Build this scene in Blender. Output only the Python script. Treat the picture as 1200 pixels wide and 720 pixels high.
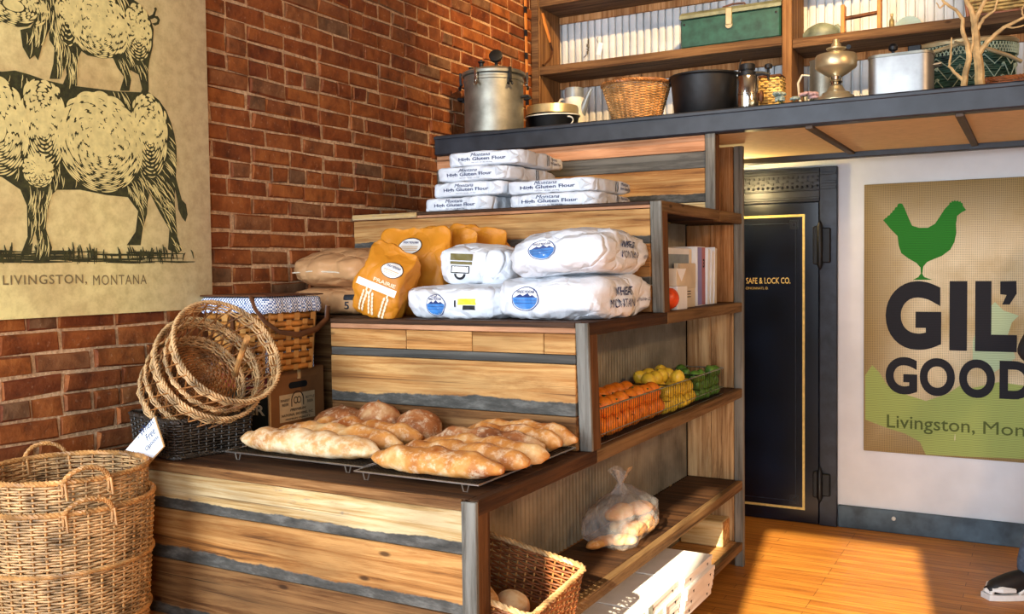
import bpy, bmesh, math, random
from mathutils import Vector, Matrix, noise
from mathutils.bvhtree import BVHTree
random.seed(7)
PI = math.pi
for o in list(bpy.data.objects): bpy.data.objects.remove(o)
SC = bpy.context.scene
COL = SC.collection

# ------------------------------------------------------------------ camera
cam = bpy.data.cameras.new('camera'); cam_o = bpy.data.objects.new('camera', cam); COL.objects.link(cam_o)
Rv = Vector((0.87458, 0.48473, -0.01191)); Uv = Vector((-0.00853, 0.03994, 0.99917)); Fv = Vector((-0.48481, 0.87375, -0.03907))
M = Matrix((Rv, Uv, -Fv)).transposed().to_4x4(); M.translation = Vector((2.773, -2.09, 1.5))
cam_o.matrix_world = M
cam.sensor_width = 36; cam.lens = 36 * 1106.4 / 1200; cam.clip_start = .05
SC.camera = cam_o
# ------------------------------------------------------------------ light
SC.view_settings.view_transform = 'Standard'; SC.view_settings.look = 'None'
SC.view_settings.gamma = 1; SC.view_settings.use_curve_mapping = False
SC.view_settings.exposure = 0.0
W_ = bpy.data.worlds.new('sky'); SC.world = W_; W_.use_nodes = True
W_.node_tree.nodes['Background'].inputs[0].default_value = (.62, .76, 1, 1)
W_.node_tree.nodes['Background'].inputs[1].default_value = 1.2
def light(name, kind, loc, target, power, col, **kw):
    l = bpy.data.lights.new(name, kind); l.energy = power; l.color = col
    for k, v in kw.items(): setattr(l, k, v)
    o = bpy.data.objects.new(name, l); COL.objects.link(o); o.location = loc
    d = Vector(target) - Vector(loc); o.rotation_euler = d.to_track_quat('-Z', 'Y').to_euler()
    return o
SUN_DIR = Vector((-0.16, 1, -0.46))
light('sun', 'SUN', (3, -8, 3), Vector((3, -8, 3)) + SUN_DIR, 17, (1, .86, .62), angle=.009)
light('window_daylight', 'AREA', (0.72, -3.45, 2.05), (0.95, 0, 1.75), 235, (.77, .88, 1), shape='RECTANGLE', size=1.35, size_y=2.6)
light('door_daylight', 'AREA', (3.2, -3.5, 1.6), (2.6, 3.5, 1.5), 110, (.74, .87, 1), shape='RECTANGLE', size=1.6, size_y=2.2)
light('track_spot', 'SPOT', (2.3, 0.9, 4.25), (0.9, 3.2, 2.75), 720, (1, .64, .28), spot_size=1.12, spot_blend=.7, shadow_soft_size=.03)
light('pendant_lamp', 'POINT', (4.2, 0.4, 2.5), (0, 0, 0), 120, (1, .62, .32), shadow_soft_size=.12)
light('soffit_bulb', 'POINT', (1.285, 3.25, 1.95), (0, 0, 0), 13, (1, .74, .32), shadow_soft_size=.04)

# ------------------------------------------------------------------ helpers
def lin(c):
    if isinstance(c, str): c = [int(c[i:i+2], 16) / 255 for i in (0, 2, 4)]
    return tuple(x / 12.92 if x <= .04045 else ((x + .055) / 1.055) ** 2.4 for x in c) + (1,)

class MB:
    def __init__(s): s.v = []; s.f = []
    def add(s, v, f):
        n = len(s.v); s.v += [tuple(p) for p in v]; s.f += [tuple(i + n for i in q) for q in f]; return s
    def box(s, x0, x1, y0, y1, z0, z1, b=0.0):
        if b <= 0:
            return s.add([(x, y, z) for z in (z0, z1) for y in (y0, y1) for x in (x0, x1)],
                  [(0,2,3,1), (4,5,7,6), (0,1,5,4), (2,6,7,3), (0,4,6,2), (1,3,7,5)])
        bm = bmesh.new(); bmesh.ops.create_cube(bm, size=1)
        for v in bm.verts:
            v.co = Vector(((x0+x1)/2 + v.co.x*(x1-x0), (y0+y1)/2 + v.co.y*(y1-y0), (z0+z1)/2 + v.co.z*(z1-z0)))
        bmesh.ops.bevel(bm, geom=bm.edges[:], offset=b, segments=1, affect='EDGES')
        bm.verts.index_update()
        s.add([v.co[:] for v in bm.verts], [[v.index for v in f.verts] for f in bm.faces]); bm.free(); return s
    def tube(s, pts, r, n=6, closed=False, caps=True, flat=1.0):
        P = [Vector(p) for p in pts]; N = len(P)
        rr = r if isinstance(r, (list, tuple)) else [r] * N
        up = None; V = []
        for i, p in enumerate(P):
            a = P[(i+1) % N] if (closed or i < N-1) else P[i]; b = P[i-1] if (closed or i > 0) else P[i]
            t = (a - b)
            if t.length < 1e-9: t = Vector((0, 0, 1))
            t.normalize()
            if up is None: up = Vector((0,0,1)) if abs(t.z) < .9 else Vector((1,0,0))
            up = (up - t * up.dot(t))
            if up.length < 1e-6: up = t.orthogonal()
            up.normalize(); w = t.cross(up)
            for k in range(n):
                an = 2*PI*k/n; V.append(p + (up*math.cos(an)*flat + w*math.sin(an)) * rr[i])
        F = []
        for i in range(N if closed else N-1):
            for k in range(n):
                F.append((i*n+k, i*n+(k+1) % n, ((i+1) % N)*n+(k+1) % n, ((i+1) % N)*n+k))
        if caps and not closed: F += [tuple(range(n))[::-1], tuple(range((N-1)*n, N*n))]
        return s.add(V, F)
    def lathe(s, prof, n=32, c=(0,0,0), sx=1, sy=1, caps=True):
        V = [(c[0]+r*math.cos(2*PI*k/n)*sx, c[1]+r*math.sin(2*PI*k/n)*sy, c[2]+z) for r, z in prof for k in range(n)]
        F = [(i*n+k, i*n+(k+1) % n, (i+1)*n+(k+1) % n, (i+1)*n+k) for i in range(len(prof)-1) for k in range(n)]
        if caps:
            if prof[0][0] > 1e-4: F.append(tuple(range(n))[::-1])
            if prof[-1][0] > 1e-4: F.append(tuple(range((len(prof)-1)*n, len(prof)*n)))
        return s.add(V, F)
    def xf(s, m):
        s.v = [tuple(m @ Vector(p)) for p in s.v]; return s
    def prism(s, poly, axis, a, b):
        # poly 2D extruded along axis (0 x,1 y,2 z) from a to b
        def mk(p, t):
            return [(t, p[0], p[1]), (p[0], t, p[1]), (p[0], p[1], t)][axis]
        n = len(poly)
        return s.add([mk(p, a) for p in poly] + [mk(p, b) for p in poly],
              [tuple(range(n)), tuple(range(n, 2*n))[::-1]] + [(i, (i+1) % n, n+(i+1) % n, n+i) for i in range(n)])
    def build(s, name, mat, parent=None, world=False, center=False, smooth=True, angle=40, fix=True):
        me = bpy.data.meshes.new(name)
        off = Vector((0, 0, 0))
        if world and parent is not None:
            off = Vector(parent.location)
            if parent.parent: off += Vector(parent.parent.location)
        V = [Vector(p) - off for p in s.v]; c = Vector((0, 0, 0))
        if center and V:
            c = Vector([(min(p[i] for p in V) + max(p[i] for p in V)) / 2 for i in range(3)]); V = [p - c for p in V]
        me.from_pydata([p[:] for p in V], [], s.f)
        if fix:
            bm = bmesh.new(); bm.from_mesh(me); bmesh.ops.recalc_face_normals(bm, faces=bm.faces[:]); bm.to_mesh(me); bm.free()
        me.update()
        if smooth:
            me.polygons.foreach_set('use_smooth', [True] * len(me.polygons))
            if angle < 180: me.set_sharp_from_angle(angle=math.radians(angle))
        if mat: me.materials.append(mat)
        o = bpy.data.objects.new(name, me); COL.objects.link(o); o.location = c
        if parent is not None: o.parent = parent
        return o

def tag(o, label, cat, group=None, kind=None):
    o['label'] = label; o['category'] = cat
    if group: o['group'] = group
    if kind: o['kind'] = kind
    return o
def thing(name, label, cat, loc=(0,0,0), rot=(0,0,0), group=None):
    o = bpy.data.objects.new(name, None); o.empty_display_size = .05; COL.objects.link(o)
    o.location = loc; o.rotation_euler = rot
    return tag(o, label, cat, group)
def structure(name, loc=(0,0,0)):
    o = bpy.data.objects.new(name, None); COL.objects.link(o); o.location = loc; o['kind'] = 'structure'; return o
def dup(root, loc, rot, label, group=None):
    r = root.copy(); COL.objects.link(r); r.location = loc; r.rotation_euler = rot; r['label'] = label
    if group: r['group'] = group
    for ch in list(root.children):
        c = ch.copy(); COL.objects.link(c); c.parent = r
        for g in list(ch.children):
            d = g.copy(); COL.objects.link(d); d.parent = c
    return r
def stuff(o): o['kind'] = 'stuff'; return o
def euler(x=0, y=0, z=0): return tuple(math.radians(a) for a in (x, y, z))

# ------------------------------------------------------------------ materials
class NT:
    def __init__(s, name):
        m = bpy.data.materials.new(name); m.use_nodes = True; s.m = m; s.t = m.node_tree; s.b = s.t.nodes['Principled BSDF']
    def n(s, kind, **kw):
        x = s.t.nodes.new(kind)
        for k, v in kw.items():
            if hasattr(x, k) and not k[0].isdigit(): setattr(x, k, v)
        return x
    def l(s, a, b): s.t.links.new(a, b)
    def coord(s, scale=(1,1,1), rnd=True, kind='Object'):
        tc = s.n('ShaderNodeTexCoord'); mp = s.n('ShaderNodeMapping'); mp.inputs['Scale'].default_value = scale
        s.l(tc.outputs[kind], mp.inputs[0])
        if rnd:
            oi = s.n('ShaderNodeObjectInfo'); mu = s.n('ShaderNodeMath', operation='MULTIPLY'); mu.inputs[1].default_value = 37.0
            s.l(oi.outputs['Random'], mu.inputs[0]); cb = s.n('ShaderNodeCombineXYZ')
            for i in range(3): s.l(mu.outputs[0], cb.inputs[i])
            s.l(cb.outputs[0], mp.inputs['Location'])
        return mp.outputs[0]
    def noise(s, vec, scale=5, detail=4, rough=.55, dist=0):
        x = s.n('ShaderNodeTexNoise'); x.inputs['Scale'].default_value = scale; x.inputs['Detail'].default_value = detail
        x.inputs['Roughness'].default_value = rough; x.inputs['Distortion'].default_value = dist; s.l(vec, x.inputs['Vector']); return x.outputs['Fac']
    def ramp(s, fac, stops, interp='LINEAR'):
        r = s.n('ShaderNodeValToRGB'); r.color_ramp.interpolation = interp; e = r.color_ramp.elements
        while len(e) < len(stops): e.new(.5)
        for i, (p, c) in enumerate(stops):
            e[i].position = p; e[i].color = lin(c) if isinstance(c, str) else (c if len(c) == 4 else c + (1,))
        s.l(fac, r.inputs[0]); return r.outputs[0]
    def mix(s, fac, a, b, mode='MIX'):
        x = s.n('ShaderNodeMix', data_type='RGBA', blend_type=mode)
        for sock, v in ((x.inputs[0], fac), (x.inputs[6], a), (x.inputs[7], b)):
            if isinstance(v, (int, float)): sock.default_value = v
            elif isinstance(v, str): sock.default_value = lin(v)
            elif isinstance(v, tuple): sock.default_value = v
            else: s.l(v, sock)
        return x.outputs[2]
    def bump(s, h, strength=.3, dist=.01):
        b = s.n('ShaderNodeBump'); b.inputs['Strength'].default_value = strength; b.inputs['Distance'].default_value = dist
        s.l(h, b.inputs['Height']); s.l(b.outputs[0], s.b.inputs['Normal'])
    def col(s, c):
        if isinstance(c, str): s.b.inputs['Base Color'].default_value = lin(c)
        else: s.l(c, s.b.inputs['Base Color'])
    def pbr(s, rough=.6, metal=0, spec=None):
        s.b.inputs['Roughness'].default_value = rough; s.b.inputs['Metallic'].default_value = metal
        if spec is not None: s.b.inputs['Specular IOR Level'].default_value = spec
        return s.m

def plain(name, c, rough=.6, metal=0, var=.12, scale=12, bump=.15, dist=.004, spec=None):
    t = NT(name); v = t.coord(); f = t.noise(v, scale, 5)
    base = lin(c); d = tuple(x*(1-var*1.6) for x in base[:3]) + (1,); h = tuple(min(1, x*(1+var)) for x in base[:3]) + (1,)
    t.col(t.ramp(f, [(.3, d), (.7, h)])); t.bump(f, bump, dist); return t.pbr(rough, metal, spec)

def wood(name, light_, mid, dark, axis='x', patch=None, pcov=.5, rough=.75, spec=.25, knots=True, edge=0, paint='4f4d47'):
    t = NT(name)
    sc = {'x': (1.3, 34, 34), 'y': (34, 1.3, 34), 'z': (34, 34, 1.3)}[axis]
    sc2 = {'x': (2.2, 9, 9), 'y': (9, 2.2, 9), 'z': (9, 9, 2.2)}[axis]
    g = t.noise(t.coord(sc), 1, 7, .72, .6)
    col = t.ramp(g, [(.30, dark), (.44, mid), (.58, light_)])
    big = t.noise(t.coord(sc2), 1, 3)
    col = t.mix(t.ramp(big, [(.35, (0,0,0)), (.7, (1,1,1))]), col, t.mix(.55, col, dark))
    if patch:
        pf = t.noise(t.coord(tuple(x*1.3 for x in sc2)), 1, 8, .7)
        col = t.mix(t.ramp(pf, [(pcov-.04, (0,0,0)), (pcov+.04, (1,1,1))]), patch, col)
    if knots:
        vo = t.n('ShaderNodeTexVoronoi'); vo.inputs['Scale'].default_value = 1
        t.l(t.coord({'x': (4, 11, 11), 'y': (11, 4, 11), 'z': (11, 11, 4)}[axis]), vo.inputs['Vector'])
        col = t.mix(t.ramp(vo.outputs['Distance'], [(.05, (1,1,1)), (.10, (0,0,0))]), col, t.mix(.8, col, '2a1608'))
    st = t.noise(t.coord(tuple(x*.7 for x in sc2)), 1.3, 7, .72)
    col = t.mix(t.ramp(st, [(.30, (.75,.75,.75)), (.42, (0,0,0))]), col, t.mix(.6, dark, mid))
    ck = t.noise(t.coord(tuple(.75 if x < 10 else 70 for x in sc)), 1, 3, .6, .3)
    col = t.mix(t.ramp(ck, [(.64, (0,0,0)), (.70, (.8,.8,.8))]), col, dark)
    if edge:                                          # old grey paint left along the lower edge of the board
        sx = t.n('ShaderNodeSeparateXYZ'); t.l(t.coord((1,1,1), False, 'Generated'), sx.inputs[0])
        wn = t.noise(t.coord((1.6, 1.6, 1.6)), 1.2, 6, .72); ad = t.n('ShaderNodeMath', operation='MULTIPLY_ADD'); ad.inputs[1].default_value = .42
        t.l(wn, ad.inputs[0]); t.l(sx.outputs['Z'], ad.inputs[2])
        pg = t.noise(t.coord((9, 30, 30)), 1, 6, .7); pc = t.ramp(pg, [(.3, '33322e'), (.5, paint), (.74, '7d7a72')])
        col = t.mix(t.ramp(ad.outputs[0], [(edge+.21-.015, (1,1,1)), (edge+.21+.015, (0,0,0))]), col, pc)
    t.col(col); t.bump(g, .7, .005); return t.pbr(rough, 0, spec)

M_ = {}
M_['wood_light'] = wood('wood_light', 'ddad6c', 'ba8044', '5a371a')
M_['wood_light_painted'] = wood('wood_light_painted', 'ddad6c', 'ba8044', '50301a', edge=.24)
M_['wood_cream_painted'] = wood('wood_cream_painted', 'e6cf9e', 'c6a268', '634828', patch='67696a', pcov=.38, edge=.30)
M_['wood_tan_painted'] = wood('wood_tan_painted', 'd19c5c', 'ab7239', '452812', edge=.23)
M_['wood_brown_painted'] = wood('wood_brown_painted', '9a6f42', '6b4523', '27160a', edge=.2)
M_['wood_cream'] = wood('wood_cream', 'ecd6a4', 'cfa96c', '6d5030', patch='6f7a80', pcov=.40)
M_['wood_tan'] = wood('wood_tan', 'dcab6c', 'bb8448', '53331a')
M_['wood_pink'] = wood('wood_pink', 'd9a077', 'b97e55', '5c3a22')
M_['wood_brown'] = wood('wood_brown', 'a5794a', '7a5028', '2b180a')
M_['grey_paint'] = wood('grey_painted_wood', '6e6b64', '53514b', '34322e', patch='9c8760', pcov=.30, knots=False)
M_['grey_edge'] = wood('grey_edge_wood', '8f8c82', '706c62', '403b33', axis='z', knots=False)
M_['dark_tread'] = wood('dark_tread_wood', '5c3d24', '3f2614', '180c05', rough=.6)
M_['dark_edge'] = wood('dark_edge_wood', '5b3a1e', '3d2311', '170b05', axis='y')
M_['shelf_edge'] = wood('shelf_edge_wood', '8a6b45', '6a4d2d', '33210f', axis='y')
M_['panel_red'] = wood('panel_wood', 'd6a06a', 'b27843', '52301a', axis='z')
M_['panel_pale'] = wood('panel_pale_wood', 'dcbd8c', 'bb9263', '5a3c22', axis='z')
M_['side_brown'] = wood('side_brown_wood', '7a512c', '5c3818', '2a1607', axis='z', knots=False)
M_['shelf_board'] = wood('shelf_board_wood', '80603f', '5e4128', '2e1c10', axis='x')
M_['shelf_side'] = wood('shelf_side_wood', 'a0764a', '7c5532', '3c2512', axis='z')
M_['block'] = wood('block_wood', 'efd9a4', 'dcb878', 'b08a50', axis='x', knots=False)
M_['ledge'] = plain('dark_ledge_steel', '262a32', .45, 0, .35, 9, .25)
M_['iron'] = plain('black_iron', '121316', .5, .3, .3, 30, .2)
M_['alu'] = plain('aluminium', 'aaa9a6', .48, 1, .2, 7, .1)
M_['alu_dull'] = plain('dull_aluminium', '9a988c', .5, .9, .25, 9, .1)
M_['chrome'] = plain('chrome', 'd8d5cc', .14, 1, .05, 10, .03)
M_['brass'] = plain('brass', 'cdbb92', .38, .75, .2, 8, .05)
M_['goldpaint'] = plain('gold_paint', 'e6c878', .45, .2, .15, 40, .05)
M_['white_enamel'] = plain('white_enamel', 'd8d6cc', .3, 0, .1, 12, .05)
M_['grey_enamel'] = plain('grey_enamel', '8b9296', .35, .3, .2, 12, .05)
M_['safe_black'] = plain('safe_black_paint', '0a1324', .27, 0, .5, 4, .08, spec=.6)
M_['safe_frame'] = plain('safe_frame_iron', '22252f', .42, .2, .45, 14, .35)
M_['plaster'] = plain('white_plaster', 'dfe0e2', .8, 0, .07, 3, .1)
M_['cream'] = plain('cream_plaster', '7d6c56', .9, 0, .06, 3, .1)
M_['blue_base'] = plain('blue_grey_paint', '4a5c68', .55, 0, .4, 7, .2)
M_['soffit'] = plain('tan_soffit_board', 'd8bd90', .8, 0, .06, 25, .05)
M_['batten'] = plain('dark_batten', '4b3a29', .6, 0, .3, 15, .1)
M_['beadboard'] = plain('white_beadboard', 'd6d8d8', .5, 0, .12, 6, .05)
M_['corrugated'] = plain('corrugated_steel', '9c9684', .45, .55, .3, 5, .1)
M_['wicker_pale'] = plain('pale_wicker', 'c39a68', .5, 0, .45, 22, .2)
M_['wicker_honey'] = plain('honey_wicker', 'c08a4e', .55, 0, .45, 18, .2)
M_['wicker_brown'] = plain('brown_wicker', '8d5a2c', .5, 0, .45, 18, .2)
M_['wicker_red'] = plain('red_brown_wicker', '9a5a30', .5, 0, .4, 18, .2)
M_['wicker_black'] = plain('dark_wicker', '3b3127', .45, 0, .5, 20, .2)
M_['splint'] = plain('honey_splint', 'c47f3a', .4, 0, .4, 9, .1)
M_['splint_lt'] = plain('pale_splint', 'd69a55', .4, 0, .3, 9, .1)
M_['green_weave'] = plain('green_weave', '2b4a3e', .5, 0, .5, 12, .1)
M_['pale_weave'] = plain('pale_green_weave', 'a9b8a0', .5, 0, .3, 12, .1)
M_['leather'] = plain('brown_leather', '5a3318', .45, 0, .3, 12, .1)
M_['raffia'] = plain('raffia', 'e0b96c', .7, 0, .35, 25, .4)
M_['carton'] = plain('brown_carton', '8f5c30', .75, 0, .25, 6, .15)
M_['carton_edge'] = plain('pale_carton_edge', 'c9a06a', .75, 0, .25, 6, .15)
M_['crate_green'] = plain('dark_green_print', '1e2b22', .6, 0, .3, 12, .1)
M_['crate_red'] = plain('red_print', '8e2a22', .6, 0, .3, 12, .1)
M_['ink_black'] = plain('black_ink', '17161a', .7, 0, .25, 20, .02)
M_['ink_dark'] = plain('dark_brown_ink', '3a2413', .7, 0, .3, 20, .02)
M_['ink_blue'] = plain('blue_ink', '25345e', .6, 0, .15, 20, .02)
M_['logo_blue'] = plain('logo_blue', '3f7fc4', .5, 0, .3, 14, .02)
M_['logo_dark'] = plain('logo_dark_blue', '2a3f78', .5, 0, .1, 14, .02)
M_['logo_white'] = plain('logo_white', 'f2f0ea', .5, 0, .05, 14, .02)
M_['print_cream'] = plain('print_cream', 'efdcb8', .6, 0, .1, 14, .02)
M_['print_tan'] = plain('print_tan', 'd9b98c', .6, 0, .12, 14, .02)
M_['yellow'] = plain('yellow_sticker', 'e8e23a', .5, 0, .1, 14, .02)
M_['olive'] = plain('olive_print', '6d6231', .6, 0, .1, 14, .02)
M_['white_paper'] = plain('white_paper', 'efeeec', .7, 0, .05, 8, .05)
M_['card'] = plain('white_card', 'f2f4f8', .7, 0, .04, 8, .03)
M_['cream_paper'] = plain('cream_paper', 'dccbb0', .75, 0, .1, 8, .1)
M_['purple'] = plain('lilac_print', '8f8ac4', .5, 0, .1, 8, .02)
M_['rose'] = plain('rose_print', 'b06a72', .5, 0, .1, 8, .02)
M_['pizza_white'] = plain('white_pizza_card', 'f3eee8', .7, 0, .05, 8, .05)
M_['pizza_side'] = M_['pizza_white']
M_['black_void'] = plain('box_slot_black', '0a0909', .9, 0, .1, 8, .02)
M_['orange_fruit'] = plain('orange_peel', 'f08420', .42, 0, .14, 90, .25, .002)
M_['tangerine'] = plain('tangerine_peel', 'd9481a', .4, 0, .14, 60, .25, .002)
M_['lemon'] = plain('lemon_peel', 'f0c93a', .42, 0, .14, 60, .25, .002)
M_['lime'] = plain('lime_peel', '5c8a34', .42, 0, .3, 50, .25, .002)
M_['green_stem'] = plain('fruit_stem', '4a5a22', .7)
M_['wire'] = plain('dark_wire', '4a443c', .35, .8, .2, 10, .02)
M_['wire_bright'] = plain('bright_wire', 'b5b0a6', .3, .9, .1, 10, .02)
M_['tool_green'] = plain('green_tool_paint', '244f43', .45, .1, .3, 18, .1)
M_['tool_top'] = plain('worn_green_grey_paint', '83886f', .5, .2, .3, 18, .1)
M_['bark'] = plain('pale_driftwood', 'd0ab72', .75, 0, .3, 18, .5, .01)
M_['knife_wood'] = plain('orange_handle_wood', 'cf8136', .5, 0, .2, 12, .1)
M_['rust'] = plain('rusty_steel', '6b4226', .6, .5, .4, 25, .2)
M_['grey_green'] = plain('grey_green_pottery', '77806c', .5, 0, .35, 14, .1)
M_['blue_glass'] = plain('pale_blue_ceramic', '8fb0b8', .3, 0, .15, 10, .02)
M_['herb'] = plain('dried_herb', '5a4a26', .8)
M_['petal_pink'] = plain('pink_petals', 'dcb0a8', .6, 0, .2, 40)
M_['petal_teal'] = plain('teal_petals', 'a3b2a8', .6, 0, .25, 40)
M_['petal_cream'] = plain('cream_petals', 'e6cfa0', .6, 0, .2, 40)
M_['denim'] = plain('blue_denim', '4e6076', .85, 0, .25, 60, .3, .003)
M_['black_cloth'] = plain('black_cloth', '141417', .85, 0, .2, 30, .3, .004)
M_['skin'] = plain('skin', 'c8906c', .55, 0, .06, 14, .05)
M_['hair'] = plain('brown_hair', '3a2414', .6, 0, .3, 30, .5)
M_['shoe_black'] = plain('black_suede', '121012', .6, 0, .2, 30, .2)
M_['shoe_white'] = plain('white_rubber', 'e8e6e2', .5, 0, .05, 30, .05)

def sack_mat(name, c, var=.05, crease=.5):
    t = NT(name); v = t.coord((1,1,1)); f = t.noise(v, 9, 6, .6, .8); f2 = t.noise(v, 3.5, 3)
    base = lin(c); d = tuple(x*(1-var*2) for x in base[:3])+(1,)
    t.col(t.ramp(f2, [(.3, d), (.65, base)])); 
    vo = t.n('ShaderNodeTexVoronoi', feature='DISTANCE_TO_EDGE'); vo.inputs['Scale'].default_value = 9; dv = t.n('ShaderNodeMix', data_type='RGBA'); dv.inputs[0].default_value = .12
    nz = t.n('ShaderNodeTexNoise'); nz.inputs['Scale'].default_value = 7; t.l(v, nz.inputs['Vector']); t.l(v, dv.inputs[6]); t.l(nz.outputs['Color'], dv.inputs[7]); t.l(dv.outputs[2], vo.inputs['Vector'])
    cr = t.ramp(vo.outputs['Distance'], [(0, (0,0,0)), (.16, (1,1,1))])
    t.bump(t.mix(.5, f, cr), crease, .016); return t.pbr(.5, 0, .35)
M_['sack_white'] = sack_mat('white_paper_sack', 'e6e8ec', .05, .75)
M_['sack_kraft'] = sack_mat('kraft_paper_sack', 'c39263', .12)
M_['bag_orange'] = sack_mat('orange_poly_bag', 'd98a22', .16)
# burlap
t = NT('burlap'); v = t.coord(rnd=False)
w1 = t.n('ShaderNodeTexWave', bands_direction='X'); w1.inputs['Scale'].default_value = 34; w1.inputs['Distortion'].default_value = 1.2; t.l(v, w1.inputs[0])
w2 = t.n('ShaderNodeTexWave', bands_direction='Z'); w2.inputs['Scale'].default_value = 34; w2.inputs['Distortion'].default_value = 1.2; t.l(v, w2.inputs[0])
mx = t.mix(.5, w1.outputs[0], w2.outputs[0]); blot = t.noise(v, 2.2, 5, .6)
c_ = t.mix(t.ramp(blot, [(.3, (0,0,0)), (.68, (1,1,1))]), 'b09863', 'f2ead2')
sx = t.n('ShaderNodeSeparateXYZ'); t.l(t.coord(rnd=False, kind='Generated'), sx.inputs[0]); dd = []
for ax in ('X', 'Z'):                                   # burlap colour turns browner toward its edges
    m0 = t.n('ShaderNodeMath', operation='SUBTRACT'); t.l(sx.outputs[ax], m0.inputs[0]); m0.inputs[1].default_value = .5
    m1 = t.n('ShaderNodeMath', operation='ABSOLUTE'); t.l(m0.outputs[0], m1.inputs[0]); dd.append(m1.outputs[0])
mm = t.n('ShaderNodeMath', operation='MAXIMUM'); t.l(dd[0], mm.inputs[0]); t.l(dd[1], mm.inputs[1]); ma = t.n('ShaderNodeMath', operation='MULTIPLY_ADD'); ma.inputs[1].default_value = .25; t.l(blot, ma.inputs[0]); t.l(mm.outputs[0], ma.inputs[2])
c_ = t.mix(t.ramp(ma.outputs[0], [(.36, (0,0,0)), (.66, (1,1,1))]), c_, '8d7442')
t.col(t.mix(.5, c_, t.ramp(mx, [(.15, '6d5a34'), (.6, 'fff6dc')]), 'MULTIPLY')); M_['burlap'] = t.pbr(.9)
def burlap_print(name, c, alpha=1):
    t = NT(name); v = t.coord(rnd=False)
    w1 = t.n('ShaderNodeTexWave', bands_direction='Z'); w1.inputs['Scale'].default_value = 34; w1.inputs['Distortion'].default_value = 1.2; t.l(v, w1.inputs[0])
    scr = t.noise(t.coord((22, 1, 1.6), rnd=False), 2.2, 3, .5)
    b = lin(c); col = t.mix(.35, b, t.ramp(w1.outputs[0], [(.1, '555040'), (.7, 'ffffff')]), 'MULTIPLY')
    t.col(t.mix(t.ramp(scr, [(.72, (0,0,0)), (.74, (1,1,1))]), col, 'd8ccaa')); return t.pbr(.85)
M_['bp_green'] = burlap_print('green_print', '1f7a1c'); M_['bp_black'] = burlap_print('black_print', '191a22')
M_['bp_camo'] = burlap_print('soft_green_print', 'a3b262'); M_['bp_mint'] = burlap_print('mint_print', 'b6cba2'); M_['bp_olive'] = burlap_print('olive_letter_print', '55622a')
# parchment
t = NT('parchment'); v = t.coord(rnd=False); a = t.noise(v, 2.0, 4, .6); b = t.noise(v, 26, 6, .7)
c_ = t.ramp(a, [(.3, 'cbb078'), (.5, 'e6d492'), (.7, 'f0e39a')])
sx = t.n('ShaderNodeSeparateXYZ'); t.l(v, sx.inputs[0]); ag = t.n('ShaderNodeMath', operation='MULTIPLY_ADD'); ag.inputs[1].default_value = .35; t.l(a, ag.inputs[0]); t.l(sx.outputs['Y'], ag.inputs[2])
c_ = t.mix(t.ramp(ag.outputs[0], [(.45, (0,0,0)), (.95, (1,1,1))]), c_, 'b39a76')      # aged brown toward its right edge
t.col(t.mix(.4, c_, t.ramp(b, [(.3, '9a8560'), (.6, 'ffffff')]), 'MULTIPLY')); M_['parchment'] = t.pbr(.6, 0, .3)
t = NT('woodcut_ink'); v = t.coord(rnd=False); a = t.noise(v, 60, 4, .7)
t.col(t.ramp(a, [(.35, '23260f'), (.7, '45451e')])); M_['woodcut'] = t.pbr(.7)
M_['cut_light'] = plain('woodcut_light', 'e4d48c', .65, 0, .12, 40, .02)
M_['cut_word'] = plain('faded_brown_print', '85734a', .7, 0, .25, 60, .02)
# brick and mortar
t = NT('brick'); oi = t.n('ShaderNodeObjectInfo'); geo = t.n('ShaderNodeNewGeometry'); ad = t.n('ShaderNodeMath', operation='ADD')
t.l(oi.outputs['Random'], ad.inputs[0]); t.l(geo.outputs['Random Per Island'], ad.inputs[1]); fr = t.n('ShaderNodeMath', operation='FRACT'); t.l(ad.outputs[0], fr.inputs[0])
v = t.coord(); n1 = t.noise(v, 14, 6, .65); n2 = t.noise(v, 60, 4, .6)
c_ = t.ramp(fr.outputs[0], [(0, '8c4a20'), (.2, '9f5c2a'), (.4, '8f4c20'), (.6, 'aa662f'), (.75, '783a19'), (.88, '9a6034'), (.97, '836042')])
c_ = t.mix(.75, c_, t.ramp(n1, [(.28, '4a2c20'), (.46, 'c4b0a0'), (.66, 'ffffff')]), 'MULTIPLY')
c_ = t.mix(t.ramp(n2, [(.62, (0,0,0)), (.75, (.45,.45,.45))]), c_, 'c09a78')
t.col(c_); t.bump(n1, .7, .012); M_['brick'] = t.pbr(.75, 0, .3)
t = NT('mortar'); v = t.coord(rnd=False); n1 = t.noise(v, 70, 5, .7); n2 = t.noise(v, 5, 3)
t.col(t.mix(t.ramp(n2, [(.4, (0,0,0)), (.7, (1,1,1))]), t.ramp(n1, [(.3, '8f6a4c'), (.6, 'd4ab80')]), t.ramp(n1, [(.3, 'aa7e54'), (.6, 'e6c49a')])))
t.bump(n1, .8, .01); M_['mortar'] = t.pbr(.9)
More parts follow.
